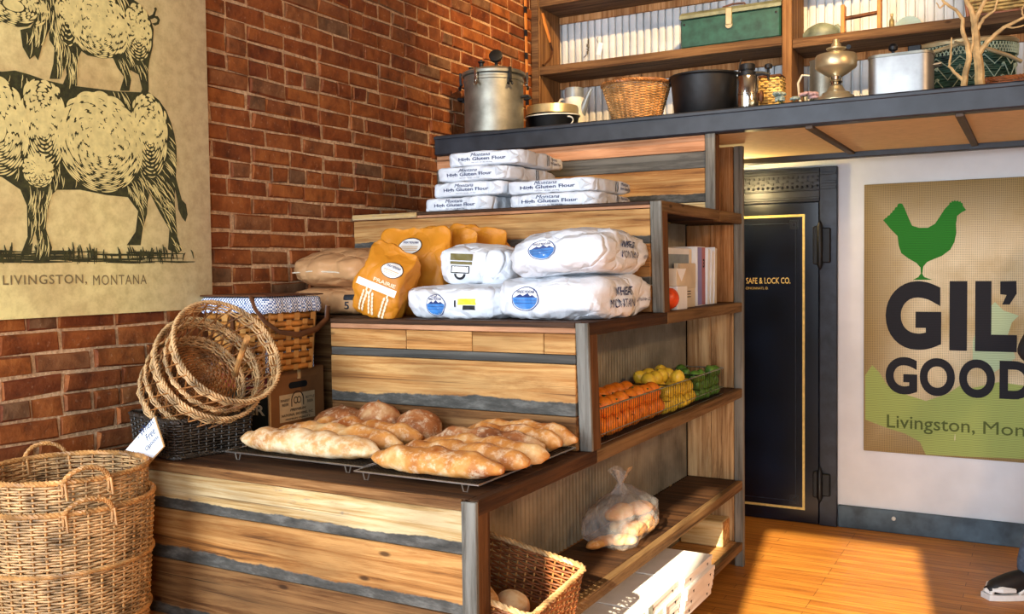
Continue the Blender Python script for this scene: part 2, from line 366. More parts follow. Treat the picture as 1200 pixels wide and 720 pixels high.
# floor strips
t = NT('strip_floor'); v = t.coord(rnd=False)
br = t.n('ShaderNodeTexBrick'); br.inputs['Scale'].default_value = 1; br.inputs['Brick Width'].default_value = .95; br.inputs['Row Height'].default_value = .057
br.inputs['Mortar Size'].default_value = .0012; br.inputs['Bias'].default_value = 0; br.offset = .37; br.offset_frequency = 3
br.inputs['Color1'].default_value = lin('cd8a38'); br.inputs['Color2'].default_value = lin('b9752c'); br.inputs['Mortar'].default_value = lin('5a3414')
t.l(v, br.inputs[0]); g = t.noise(t.coord((2, 30, 1), rnd=False), 1.5, 6, .65); st = t.noise(t.coord((5, 9, 1), rnd=False), 1.6, 6, .7)
c_ = t.mix(.6, br.outputs[0], t.ramp(g, [(.3, '7a4a20'), (.6, 'ffffff')]), 'MULTIPLY')
c_ = t.mix(t.ramp(st, [(.24, (1,1,1)), (.34, (0,0,0))]), c_, '4a2a12')
t.col(c_); t.bump(br.outputs['Fac'], .3, -.002); M_['floor'] = t.pbr(.42, 0, .4)
# bread
def bread_mat(name, deep, gold, flour, fl=.5):
    t = NT(name); v = t.coord(); a = t.noise(v, 9, 4, .6); b = t.noise(v, 40, 5, .7)
    c_ = t.ramp(a, [(.32, deep), (.52, gold), (.68, flour)]); c_ = t.mix(t.ramp(b, [(fl, (0,0,0)), (fl+.16, (1,1,1))]), c_, t.mix(.55, c_, 'f0dcb8'))
    t.col(c_); t.bump(b, .35, .004); return t.pbr(.6, 0, .3)
M_['bread_gold'] = bread_mat('golden_crust', '96501f', 'cd8a42', 'e6bd80')
M_['bread_pale'] = bread_mat('floury_crust', 'a4652f', 'd7a468', 'efd8ae', .44)
M_['bread_dark'] = bread_mat('dark_crust', '6e3c1c', 'a8683a', 'cfa878')
M_['bread_roll'] = bread_mat('roll_crust', 'b5682a', 'd99a50', 'ecc488', .55)
# gingham
t = NT('gingham'); v = t.coord((95, 95, 95), rnd=False); ck = t.n('ShaderNodeTexChecker'); ck.inputs['Scale'].default_value = 1.6
ck.inputs[1].default_value = lin('eef0f4'); ck.inputs[2].default_value = lin('38568c'); t.l(v, ck.inputs[0]); t.col(ck.outputs[0]); M_['gingham'] = t.pbr(.85)
# clear bag
t = NT('clear_bag'); tr = t.n('ShaderNodeBsdfTransparent'); gl = t.n('ShaderNodeBsdfGlossy'); gl.inputs['Roughness'].default_value = .12
fz = t.n('ShaderNodeFresnel'); fz.inputs[0].default_value = 1.18; nn = t.noise(t.coord(), 30, 4, .6)
bp = t.n('ShaderNodeBump'); bp.inputs['Strength'].default_value = .8; bp.inputs['Distance'].default_value = .02; t.l(nn, bp.inputs['Height'])
t.l(bp.outputs[0], gl.inputs['Normal']); t.l(bp.outputs[0], fz.inputs['Normal'])
df = t.n('ShaderNodeBsdfDiffuse'); df.inputs[0].default_value = (.9,.9,.9,1); m1 = t.n('ShaderNodeMixShader'); m1.inputs[0].default_value = .16
t.l(tr.outputs[0], m1.inputs[1]); t.l(df.outputs[0], m1.inputs[2])
m2 = t.n('ShaderNodeMixShader'); hf = t.n('ShaderNodeMath', operation='MULTIPLY'); hf.inputs[1].default_value = .55; t.l(fz.outputs[0], hf.inputs[0]); t.l(hf.outputs[0], m2.inputs[0]); t.l(m1.outputs[0], m2.inputs[1]); t.l(gl.outputs[0], m2.inputs[2])
t.l(m2.outputs[0], t.t.nodes['Material Output'].inputs[0]); M_['clear'] = t.m
t = NT('lamp_glass'); t.b.inputs['Transmission Weight'].default_value = .25; t.col('a59668'); M_['lamp_glass'] = t.pbr(.12, .3)
# positions on the wall, metres
PIG_BODY = [(-0.155,2.414),(-0.155,2.334),(-0.148,2.296),(-0.145,2.249),(-0.128,2.229),(-0.134,2.177),(-0.149,2.126),(-0.111,2.132),(-0.091,2.175),(-0.087,2.151),(-0.104,2.113),(-0.082,2.099),(-0.05,2.122),(-0.05,2.172),(-0.043,2.213),(-0.03,2.237),(-0.008,2.227),(0.049,2.228),(0.091,2.237),(0.108,2.207),(0.134,2.181),(0.115,2.13),(0.154,2.136),(0.164,2.179),(0.16,2.209),(0.195,2.199),(0.208,2.151),(0.188,2.11),(0.227,2.112),(0.237,2.155),(0.236,2.222),(0.244,2.261),(0.259,2.309),(0.265,2.371),(0.249,2.412),(0.208,2.447),(0.168,2.46),(0.134,2.477),(0.066,2.478),(-0.056,2.453)]
PIG_HEAD = [(-0.412,2.288),(-0.401,2.253),(-0.342,2.254),(-0.302,2.272),(-0.281,2.269),(-0.25,2.267),(-0.218,2.276),(-0.189,2.3),(-0.165,2.345),(-0.163,2.399),(-0.213,2.413),(-0.297,2.398),(-0.359,2.35),(-0.398,2.322)]
PIG_EAR = [(-0.179,2.382),(-0.153,2.375),(-0.139,2.338),(-0.149,2.275),(-0.173,2.222),(-0.187,2.177),(-0.198,2.191),(-0.216,2.175),(-0.238,2.209),(-0.244,2.26),(-0.211,2.274),(-0.188,2.307)]
PIG_TAIL = [(0.244,2.411),(0.262,2.423),(0.271,2.44),(0.269,2.447),(0.278,2.452),(0.282,2.447),(0.276,2.432),(0.272,2.42),(0.285,2.422),(0.294,2.411),(0.288,2.394),(0.271,2.385),(0.258,2.39),(0.267,2.394),(0.279,2.399),(0.283,2.409),(0.271,2.413),(0.258,2.405),(0.247,2.403)]
COW = [(-0.57,2.079),(-0.546,2.108),(-0.437,2.122),(-0.307,2.121),(-0.265,2.132),(-0.216,2.128),(-0.166,2.12),(-0.09,2.117),(-0.012,2.121),(0.105,2.127),(0.239,2.144),(0.28,2.124),(0.312,2.091),(0.332,2.051),(0.346,2.01),(0.354,1.965),(0.354,1.911),(0.35,1.875),(0.339,1.769),(0.344,1.694),(0.347,1.637),(0.367,1.587),(0.345,1.574),(0.303,1.59),(0.312,1.662),(0.267,1.726),(0.229,1.789),(0.218,1.753),(0.215,1.714),(0.195,1.66),(0.184,1.603),(0.126,1.602),(0.164,1.65),(0.177,1.722),(0.136,1.768),(0.05,1.77),(-0.05,1.781),(-0.135,1.775),(-0.154,1.757),(-0.172,1.698),(-0.178,1.648),(-0.158,1.589),(-0.168,1.547),(-0.224,1.547),(-0.208,1.598),(-0.211,1.621),(-0.216,1.639),(-0.224,1.602),(-0.23,1.568),(-0.265,1.568),(-0.241,1.622),(-0.24,1.719),(-0.26,1.767),(-0.318,1.801),(-0.414,1.818),(-0.57,1.819)]
COW_TAIL = [(0.319,1.938),(0.34,1.883),(0.358,1.818),(0.373,1.773),(0.392,1.758),(0.398,1.72),(0.387,1.693),(0.371,1.708),(0.355,1.737),(0.353,1.761),(0.339,1.826),(0.326,1.882),(0.311,1.918)]
GRASS = [(-0.481,1.573),(-0.476,1.568),(-0.47,1.572),(-0.465,1.568),(-0.459,1.58),(-0.454,1.565),(-0.445,1.573),(-0.44,1.566),(-0.435,1.573),(-0.43,1.568),(-0.425,1.581),(-0.42,1.565),(-0.411,1.58),(-0.406,1.568),(-0.4,1.578),(-0.395,1.565),(-0.385,1.581),(-0.38,1.569),(-0.372,1.579),(-0.367,1.567),(-0.362,1.577),(-0.357,1.569),(-0.346,1.581),(-0.341,1.567),(-0.335,1.582),(-0.33,1.567),(-0.319,1.581),(-0.314,1.567),(-0.307,1.579),(-0.302,1.568),(-0.297,1.576),(-0.292,1.566),(-0.288,1.573),(-0.282,1.567),(-0.276,1.579),(-0.271,1.568),(-0.264,1.584),(-0.259,1.569),(-0.252,1.575),(-0.247,1.567),(-0.24,1.577),(-0.235,1.567),(-0.228,1.579),(-0.223,1.566),(-0.219,1.574),(-0.213,1.57),(-0.202,1.58),(-0.197,1.57),(-0.19,1.576),(-0.185,1.569),(-0.18,1.582),(-0.175,1.566),(-0.162,1.582),(-0.157,1.566),(-0.152,1.587),(-0.147,1.566),(-0.135,1.593),(-0.13,1.567),(-0.119,1.611),(-0.115,1.57),(-0.108,1.594),(-0.103,1.571),(-0.094,1.618),(-0.089,1.57),(-0.085,1.577),(-0.079,1.571),(-0.067,1.591),(-0.062,1.571),(-0.055,1.619),(-0.051,1.57),(-0.045,1.578),(-0.038,1.572),(-0.032,1.606),(-0.027,1.572),(-0.022,1.581),(-0.016,1.571),(-0.002,1.577),(0.004,1.57),(0.016,1.581),(0.023,1.568),(0.032,1.579),(0.038,1.571),(0.043,1.596),(0.049,1.572),(0.064,1.615),(0.069,1.571),(0.074,1.589),(0.08,1.572),(0.087,1.58),(0.093,1.569),(0.099,1.578),(0.106,1.569),(0.117,1.589),(0.123,1.572),(0.137,1.585),(0.144,1.57),(0.157,1.601),(0.163,1.574),(0.171,1.619),(0.177,1.569),(0.192,1.594),(0.199,1.571),(0.213,1.609),(0.219,1.57),(0.231,1.61),(0.237,1.571),(0.246,1.623),(0.252,1.57),(0.258,1.591),(0.265,1.57),(0.277,1.579),(0.284,1.57),(0.291,1.591),(0.298,1.572),(0.304,1.581),(0.311,1.572),(0.323,1.589),(0.33,1.571),(0.338,1.58),(0.345,1.571),(0.351,1.591),(0.358,1.576),(0.373,1.59),(0.38,1.571),(0.393,1.591),(0.4,1.576),(0.413,1.585),(0.421,1.572),(0.436,1.587),(0.444,1.574),(0.435,1.555),(0.427,1.538),(0.399,1.547),(0.39,1.538),(0.371,1.551),(0.363,1.537),(0.335,1.554),(0.327,1.537),(0.293,1.554),(0.285,1.539),(0.261,1.547),(0.254,1.54),(0.234,1.55),(0.226,1.536),(0.21,1.553),(0.202,1.538),(0.168,1.549),(0.161,1.539),(0.129,1.547),(0.121,1.541),(0.09,1.552),(0.082,1.54),(0.052,1.55),(0.045,1.537),(0.028,1.546),(0.022,1.541),(0.006,1.549),(-0.001,1.54),(-0.025,1.545),(-0.031,1.538),(-0.044,1.55),(-0.051,1.532),(-0.072,1.547),(-0.079,1.533),(-0.092,1.551),(-0.099,1.527),(-0.118,1.546),(-0.125,1.525),(-0.147,1.547),(-0.154,1.531),(-0.171,1.545),(-0.177,1.534),(-0.205,1.55),(-0.211,1.527),(-0.236,1.547),(-0.242,1.534),(-0.255,1.546),(-0.261,1.536),(-0.283,1.551),(-0.289,1.54),(-0.302,1.545),(-0.308,1.539),(-0.333,1.549),(-0.339,1.532),(-0.355,1.547),(-0.361,1.54),(-0.377,1.544),(-0.383,1.538),(-0.403,1.549),(-0.409,1.537),(-0.419,1.551),(-0.425,1.527),(-0.447,1.545),(-0.453,1.529),(-0.476,1.55),(-0.482,1.532)]
HILITE = [(0.045,2.341,0.08,0.095),(0.193,2.361,0.033,0.054),(-0.073,2.356,0.019,0.044),(-0.253,2.325,0.062,0.039),(0.024,1.925,0.122,0.131),(-0.175,2.003,0.038,0.094),(0.216,2.074,0.025,0.057),(0.17,1.982,0.018,0.065),(-0.203,1.874,0.038,0.024),(0.278,1.919,0.03,0.091),(-0.194,1.711,0.009,0.07),(0.298,1.721,0.015,0.068)]
CHICKEN = [(2.029,1.752),(2.04,1.764),(2.049,1.768),(2.053,1.778),(2.062,1.779),(2.067,1.79),(2.076,1.794),(2.078,1.804),(2.087,1.807),(2.091,1.821),(2.1,1.823),(2.104,1.838),(2.115,1.843),(2.127,1.84),(2.14,1.812),(2.159,1.762),(2.177,1.718),(2.213,1.705),(2.258,1.704),(2.293,1.724),(2.319,1.766),(2.341,1.803),(2.363,1.826),(2.365,1.838),(2.373,1.834),(2.376,1.845),(2.384,1.84),(2.389,1.848),(2.396,1.84),(2.404,1.846),(2.409,1.837),(2.418,1.841),(2.42,1.832),(2.428,1.829),(2.43,1.814),(2.445,1.792),(2.424,1.781),(2.402,1.763),(2.396,1.72),(2.398,1.672),(2.39,1.625),(2.369,1.582),(2.329,1.55),(2.285,1.531),(2.254,1.517),(2.236,1.493),(2.23,1.454),(2.241,1.435),(2.281,1.42),(2.183,1.42),(2.21,1.435),(2.223,1.454),(2.221,1.488),(2.2,1.513),(2.16,1.538),(2.123,1.568),(2.109,1.612),(2.104,1.662),(2.072,1.697),(2.049,1.727)]
CAMO_A = [(1.936,0.883),(1.973,0.942),(2.009,0.905),(2.054,0.83),(2.143,0.787),(2.252,0.755),(2.358,0.799),(2.421,0.848),(2.483,0.838),(2.605,0.876),(2.724,0.863),(2.88,0.791),(2.883,0.481),(2.253,0.458),(2.222,0.527),(2.144,0.568),(2.055,0.591),(1.937,0.631)]
CAMO_B = [(2.481,1.09),(2.501,1.159),(2.522,1.219),(2.562,1.274),(2.586,1.301),(2.626,1.256),(2.698,1.23),(2.666,1.194),(2.651,1.14),(2.643,1.112),(2.667,1.073),(2.684,1.006),(2.564,0.91),(2.482,0.976)]
# ================================================================== THE ROOM
D1, D2, D3, D4, D5, WX = .712, 1.405, 2.11, 2.547, 3.538, 1.503
H0, HS, H1, H2, H3, H4, HL = .125, .436, .898, 1.326, 1.764, 2.107, 2.21
def struct(name, mb, mat, **kw):
    o = mb.build(name, mat, smooth=False, **kw); o['kind'] = 'structure'; return o
struct('floor', MB().box(-.15, 5.1, -3.7, 3.7, -.1, 0), M_['floor'])
struct('ceiling', MB().box(-.15, 5.1, -3.7, 3.7, 4.6, 4.7), M_['cream'])
struct('wall_back', MB().box(-.15, 5.1, D5, 3.68, 0, 4.6), M_['plaster'])
struct('wall_right', MB().box(5.0, 5.12, -3.7, D5, 0, 4.6), M_['cream'])
# shop front behind the camera: one wide window and a door opening
fw = MB()
fw.box(0, 2.145, -3.7, -3.58, 3.4, 4.6); fw.box(1.7, 2.145, -3.7, -3.58, 2.9, 3.4); fw.box(3.35, 5, -3.7, -3.58, 2.96, 4.6); fw.box(2.145, 3.35, -3.7, -3.58, 3.2, 4.6); fw.box(0, .12, -3.7, -3.58, 0, 2.96); fw.box(.12, 1.7, -3.7, -3.58, 0, .55)
fw.box(1.7, 2.145, -3.7, -3.58, 0, 2.96); fw.box(2.41, 2.55, -3.66, -3.58, 0, 3.2); fw.box(3.35, 5, -3.7, -3.58, 0, 2.96)  # sidelight gap and mullion added to steer sun onto boxes and shade the floor
struct('wall_front', fw, M_['cream'])
struct('sun_block_awning', MB().box(-1, 2.42, -5.9, -3.7, 3.42, 3.48).box(-1, 2.42, -5.94, -5.9, 1.75, 3.48), M_['batten'])       # unseen awning and valance added to keep sun off the step fronts
struct('baseboard_back', MB().box(1.79, 5.0, D5-.022, D5, 0, .128, .004), M_['blue_base'])

# brick wall ---------------------------------------------------------
wl_ = structure('wall_left', (0, 0, 0))
mo = MB().box(-.15, -.010, -3.7, 3.68, 0, 4.6).build('mortar_bed', M_['mortar'], wl_, smooth=False)
def brick_mb(w, h, seed):
    r = random.Random(seed); j = lambda a: (r.random()-.5)*a
    c = .006; d0, d1 = -.045, 0
    back = [(-w/2, -h/2), (w/2, -h/2), (w/2, h/2), (-w/2, h/2)]
    mid = [(y+j(.011), z+j(.008)) for y, z in back]
    v = [(d0, y, z) for y, z in back] + [(d1-.006+j(.003), y, z) for y, z in mid]
    inn = []
    for (y, z) in mid: inn.append((d1+j(.008), y*(1-2*c/w)+j(.006), z*(1-2*c/h)+j(.005)))
    v += inn + [(d1+.003+j(.004), j(.04), j(.01))]
    f = []
    for i in range(4):
        k = (i+1) % 4; f += [(i, k, 4+k, 4+i), (4+i, 4+k, 8+k, 8+i), (8+i, 8+k, 12)]
    return MB().add(v, f)
LEN, HEA, CH = .209, .102, .0695
brick_src = {}
for w, tg_ in ((LEN, 's'), (HEA, 'h')):
    for k in range(6):
        o = brick_mb(w, .0615, k*7+len(tg_+str(w))).build('brick', M_['brick'], smooth=True, angle=28); brick_src[(w, k)] = o.data
        bpy.data.objects.remove(o)
def brick_hidden(y, z):
    if -.80 < y < .47 and 1.40 < z < 2.9: return True                 # behind the poster
    if y > .75 and z < 1.3: return True
    if y > 1.5 and z < 1.7: return True
    if y > 2.15 and z < 2.15: return True
    if y > 3.18: return True
    return False
bricks = []; rb = random.Random(11)
for row in range(0, 66):
    z = row*CH + .0347
    header = row % 6 == 3
    step = (HEA if header else LEN) + .008
    y = -3.6 + (.055 if header else (row % 2)*.108) + rb.random()*.03
    while y < 3.52:
        w = HEA if header else (HEA if rb.random() < .06 else LEN)
        bricks.append((w, y + w/2, z + rb.uniform(-.002, .002), rb.uniform(-.006, .003))); y += w + .008
cp = Vector((2.773, -2.09, 1.5))
vis = []; rest = []
for b in bricks:
    p = Vector((0, b[1], b[2])) - cp
    dz = p.dot(Fv); u = p.dot(Rv)/dz*1106/600 if dz > 0 else 9; vv = p.dot(Uv)/dz*1106/360 if dz > 0 else 9
    (vis if abs(u) < 1.06 and abs(vv) < 1.08 and not brick_hidden(b[1], b[2]) else rest).append((p.length, b))
vis.sort(key=lambda t_: t_[0]); rest += vis[300:]; vis = vis[:300]
for i, (d, b) in enumerate(vis):
    o = bpy.data.objects.new('brick', brick_src[(b[0], i % 6)]); COL.objects.link(o); o.parent = wl_
    o.location = (b[3], b[1], b[2]); o.rotation_euler = (rb.uniform(-.02, .02), 0, 0); o.scale = (1, rb.uniform(.96, 1.02), rb.uniform(.94, 1.03))
mb = MB()
for i, (d, b) in enumerate(rest):
    me = brick_src[(b[0], i % 6)]
    mb.add([(v.co.x+b[3], v.co.y+b[1], v.co.z+b[2]) for v in me.vertices], [tuple(p.vertices) for p in me.polygons])
stuff(mb.build('bricks', M_['brick'], wl_, smooth=True, angle=28, fix=False))

# bulkhead ledge over the back of the shop ------------------------------
ld = thing('bulkhead_ledge', 'long dark steel-edged ledge running above the vault door and flour sacks, with tan underside', 'ledge', (1.5, 2.11, H4))
b = MB().box(.0, 4.9, 2.085, 2.115, H4, HL, .006); b.box(.0, 4.9, 2.078, 2.09, HL-.022, HL-.004, .003); b.box(0, 4.9, 2.115, 2.16, H4, H4+.012)
b.build('fascia_beam', M_['ledge'], ld, True, smooth=False)
MB().box(0, 4.9, 2.116, D5, HL-.03, HL-.001).build('ledge_top', M_['ledge'], ld, True, smooth=False)
for x0, x1 in ((0, 1.9), (1.925, 2.488), (2.513, 3.1), (3.125, 3.7), (3.725, 4.9)):
    MB().box(x0, x1, 2.16, 3.2, H4, H4+.01).build('soffit_panel', M_['soffit'], ld, True, center=True, smooth=False)
for x in (1.9, 2.488, 3.1, 3.7):
    MB().box(x-.003, x+.028, 2.116, 3.2, H4-.014, H4+.005, .002).build('batten', M_['batten'], ld, True, center=True, smooth=False)
MB().box(0, 4.9, 3.2, 3.26, H4-.03, HL-.03, .004).build('back_beam', M_['ledge'], ld, True, smooth=False)

# vault door -----------------------------------------------------------
vd = thing('vault_door', 'black iron vault door with gold pin-line and safe maker lettering in the white back wall', 'door', (1.25, D5, 0))
fr_ = MB(); fr_.box(1.688, 1.786, D5-.035, D5, 0, 2.068, .004); fr_.box(.70, 1.69, D5-.035, D5, 1.873, 2.068, .004); fr_.box(.62, .70, D5-.035, D5, 0, 2.068, .004)
fr_.build('frame', M_['safe_frame'], vd, True, smooth=False)
fo = MB(); fo.box(.70, 1.69, D5-.045, D5-.03, 2.035, 2.055, .003); fo.box(.70, 1.69, D5-.045, D5-.03, 1.935, 1.945, .003); fo.box(.70, 1.69, D5-.043, D5-.03, 1.885, 1.90, .003)
for z in (2.03, 1.95, 1.98): fo.box(1.694, 1.78, D5-.042, D5-.03, z-.008, z+.008, .002)
fo.build('frame_moulding', M_['safe_frame'], vd, True, smooth=False)
orn = MB()
for i in range(34):
    x = .75 + i*.028
    orn.lathe([(.009, 0), (.008, .006), (.004, .010), (.0001, .011)], 8, (0, 0, 0)); n = len(orn.v) - 32
    orn.v[n:] = [(x + p[0], D5-.034-p[2], 1.958+p[1]+.004*(i % 2)) for p in orn.v[n:]]
    orn.box(x-.008, x+.008, D5-.041, D5-.03, 1.975+.012*(i % 2), 1.987+.012*(i % 2), .002); orn.box(x-.004, x+.010, D5-.041, D5-.03, 2.008, 2.022, .002)
stuff(orn.build('frame_ornament', M_['safe_frame'], vd, True))
leaf = MB().box(.703, 1.685, D5-.03, D5-.004, .002, 1.871, .004).build('door_leaf', M_['safe_black'], vd, True, smooth=False)
def rect_line(mb, x0, x1, z0, z1, w, y, d=.002):
    mb.box(x0, x1, y-d, y, z1-w, z1); mb.box(x0, x1, y-d, y, z0, z0+w); mb.box(x0, x0+w, y-d, y, z0+w, z1-w); mb.box(x1-w, x1, y-d, y, z0+w, z1-w)
g = MB(); rect_line(g, .78, 1.606, .078, 1.803, .014, D5-.029); g.build('gold_border', M_['goldpaint'], vd, True, smooth=False)
g = MB(); rect_line(g, .83, 1.555, .125, 1.755, .004, D5-.029, .0015)
for cx, cz in ((.84, .135), (1.545, .135), (.84, 1.745), (1.545, 1.745)):
    for k in range(3): rect_line(g, cx-.012-.007*k, cx+.012+.007*k, cz-.012-.007*k, cz+.012+.007*k, .0025, D5-.029, .0015)
g.build('inner_border', M_['safe_frame'], vd, True, smooth=False)
for zc, h in ((1.62, .22), (.24, .15)):
    hb = MB(); hb.box(1.655, 1.69, D5-.06, D5-.02, zc-h/2, zc+h/2, .006); hb.box(1.70, 1.752, D5-.055, D5-.02, zc-h/2+.01, zc+h/2-.01, .006)
    hg = hb.build('hinge', M_['iron'], vd, True, smooth=False)
    hp = MB().lathe([(.0001, -h/2-.03), (.008, -h/2-.02), (.016, -h/2), (.018, 0), (.016, h/2), (.008, h/2+.02), (.0001, h/2+.035)], 12, (1.695, D5-.058, zc)); hp.build('hinge_pin', M_['iron'], hg, False).location = Vector((0,0,0)) - Vector(vd.location)

# text -------------------------------------------------------------------
_tc = {}
def text_mesh(txt, bold=0.0, shear=0.0, spacing=1.0):
    key = (txt, bold, shear, spacing)
    if key not in _tc:
        cu = bpy.data.curves.new('t', 'FONT'); cu.body = txt; cu.size = 1; cu.offset = 0 if 'M' in txt else bold; cu.shear = shear; cu.space_character = spacing; cu.resolution_u = 3 if len(txt) > 1 else 8
        cu.fill_mode = 'BOTH'
        o = bpy.data.objects.new('t', cu); COL.objects.link(o); dg = bpy.context.evaluated_depsgraph_get()
        me = bpy.data.meshes.new_from_object(o.evaluated_get(dg)); V = [(v.co.x, v.co.y) for v in me.vertices]; F = [tuple(p.vertices) for p in me.polygons]
        bpy.data.objects.remove(o); bpy.data.meshes.remove(me); bpy.data.curves.remove(cu)
        x0 = min(p[0] for p in V); x1 = max(p[0] for p in V); y0 = min(p[1] for p in V); y1 = max(p[1] for p in V)
        _tc[key] = ([((p[0]-x0)/(x1-x0), (p[1]-y0)/(y1-y0)) for p in V], F, (x1-x0)/(y1-y0))
    return _tc[key]
def words(txt, x0, x1, y0, y1, bold=0, shear=0, spacing=1.0):
    V, F, a = text_mesh(txt, bold, shear, spacing); V = [(x0+p[0]*(x1-x0), y0+p[1]*(y1-y0)) for p in V]
    if 'M' in txt and bold:                             # heavier strokes: the same letters set twice
        d = bold*(y1-y0)*1.3; return merge2(([(p[0]-d, p[1]) for p in V], F), ([(p[0]+d, p[1]) for p in V], F))
    return V, F
def poly2(pts): return list(pts), [tuple(range(len(pts)))]
def disc2(cx, cy, rx, ry, rings=3, n=28, a0=0, a1=2*PI, r0=0.0):
    V = []; F = []; full = abs(a1-a0-2*PI) < 1e-6; m = n if full else n+1
    for i in range(rings+1):
        r = r0+(1-r0)*i/rings
        for k in range(m): a = a0+(a1-a0)*k/n; V.append((cx+rx*r*math.cos(a), cy+ry*r*math.sin(a)))
    for i in range(rings):
        for k in range(n): F.append((i*m+k, i*m+(k+1) % m, (i+1)*m+(k+1) % m, (i+1)*m+k))
    return V, F
def rect2(x0, x1, y0, y1, nx=6, ny=3):
    V = [(x0+(x1-x0)*i/nx, y0+(y1-y0)*j/ny) for j in range(ny+1) for i in range(nx+1)]
    return V, [(j*(nx+1)+i, j*(nx+1)+i+1, (j+1)*(nx+1)+i+1, (j+1)*(nx+1)+i) for j in range(ny) for i in range(nx)]
def merge2(*shapes):
    V = []; F = []
    for v, f in shapes: n = len(V); V += v; F += [tuple(i+n for i in q) for q in f]
    return V, F
def bvh_of(o): return BVHTree.FromPolygons([v.co.copy() for v in o.data.vertices], [tuple(p.vertices) for p in o.data.polygons])
def print_on(name, shape, mat, parent, org, right, up, off=.0015, bvh=None, tri=True, local=None):
    # flat printing: 2D shape laid on a plane, or pressed onto a curved surface along the plane's normal
    r = Vector(right).normalized(); u = Vector(up).normalized(); n = r.cross(u); O = Vector(org); V = []
    if bvh:                                              # fine mesh so that the print follows the creases
        bm = bmesh.new(); vs = [bm.verts.new((a, b_, 0)) for a, b_ in shape[0]]
        for f in shape[1]:
            try: bm.faces.new([vs[i] for i in f])
            except ValueError: pass
        bmesh.ops.triangulate(bm, faces=bm.faces[:])
        for _ in range(3):
            le = [e for e in bm.edges if e.calc_length() > .010]
            if le: bmesh.ops.subdivide_edges(bm, edges=le, cuts=1); bmesh.ops.triangulate(bm, faces=[f for f in bm.faces if len(f.verts) > 3])
        bm.verts.index_update(); shape = ([(v.co.x, v.co.y) for v in bm.verts], [tuple(v.index for v in f.verts) for f in bm.faces]); bm.free()
    eps = min(2e-6, .0022/max(1, len(shape[0]))); step = 0
    sub = Vector(parent.location) if (local is None and parent is not None and not bvh) else Vector((0,0,0))
    for a, b_ in shape[0]:
        p = O + r*a + u*b_
        step += 1
        if bvh:
            h = bvh.ray_cast(p + n*.3, -n, .6)[0]; p = (h if h is not None else p) + n*(off+step*2e-7)
        else: p = p + n*(off+step*eps) - sub
        V.append(p)
    mb = MB().add(V, shape[1])
    o = mb.build(name, mat, parent, smooth=False, fix=False)
    bm = bmesh.new(); bm.from_mesh(o.data)
    if tri: bmesh.ops.triangulate(bm, faces=[f for f in bm.faces if len(f.verts) > 4])
    bm.to_mesh(o.data); bm.free(); return o

print_on('lettering', words('SAFE & LOCK CO.', 1.265, 1.524, 1.402, 1.438, .012), M_['goldpaint'], vd, (0, D5-.03, 0), (1,0,0), (0,0,1))
print_on('small_lettering', words('CINCINNATI, O.', 1.262, 1.396, 1.366, 1.383, .01), M_['goldpaint'], vd, (0, D5-.03, 0), (1,0,0), (0,0,1))
bo = MB().lathe([(.011, 0), (.011, .012), (.006, .016), (.0001, .017)], 12)
bo.xf(Matrix.Translation((2.09, D5-.022, .085)) @ Matrix.Rotation(PI/2, 4, 'X')); tag(bo.build('bolt_cap', M_['white_enamel']), 'small white round bolt cap on the blue-grey baseboard under the burlap sign', 'bolt')

# burlap shop sign ----------------------------------------------------------
bs = thing('burlap_sign', 'large burlap shop sign with a green chicken on the white back wall', 'sign', (1.928, D5-.02, .455))
MB().box(1.928, 3.08, D5-.02, D5-.001, .455, 1.955, .002).build('sign_panel', M_['burlap'], bs, True, smooth=False)
SY = D5-.0202
def on_sign(name, shape, mat, off): return print_on(name, shape, mat, bs, (0, SY, 0), (1,0,0), (0,0,1), off)
on_sign('soft_green_wash', poly2(CAMO_A + []), M_['bp_camo'], .0006)
on_sign('mint_wash', poly2(CAMO_B), M_['bp_mint'], .0009)
on_sign('green_chicken', poly2(CHICKEN), M_['bp_green'], .0012)
on_sign('big_lettering', merge2(words('G', 2.043, 2.327, 1.035, 1.413, .05), words('I', 2.367, 2.453, 1.037, 1.412, .05), words('L', 2.492, 2.69, 1.037, 1.412, .05), poly2([(2.610, 1.410), (2.685, 1.412), (2.687, 1.345), (2.655, 1.288), (2.620, 1.288), (2.640, 1.338), (2.610, 1.342)]), words('S', 2.72, 2.93, 1.035, 1.413, .05)), M_['bp_black'], .0015)
on_sign('lower_lettering', merge2(words('G', 2.044, 2.208, .785, .993, .04), words('O', 2.22, 2.396, .785, .993, .04), words('O', 2.416, 2.589, .785, .993, .04), words('D', 2.61, 2.77, .788, .99, .04), words('S', 2.79, 2.93, .785, .993, .04)), M_['bp_black'], .0015)
on_sign('town_lettering', words('Livingston,', 2.052, 2.495, .572, .668, .006), M_['bp_olive'], .0015); on_sign('state_lettering', words('Montana', 2.535, 2.93, .594, .662), M_['bp_olive'], .0015)

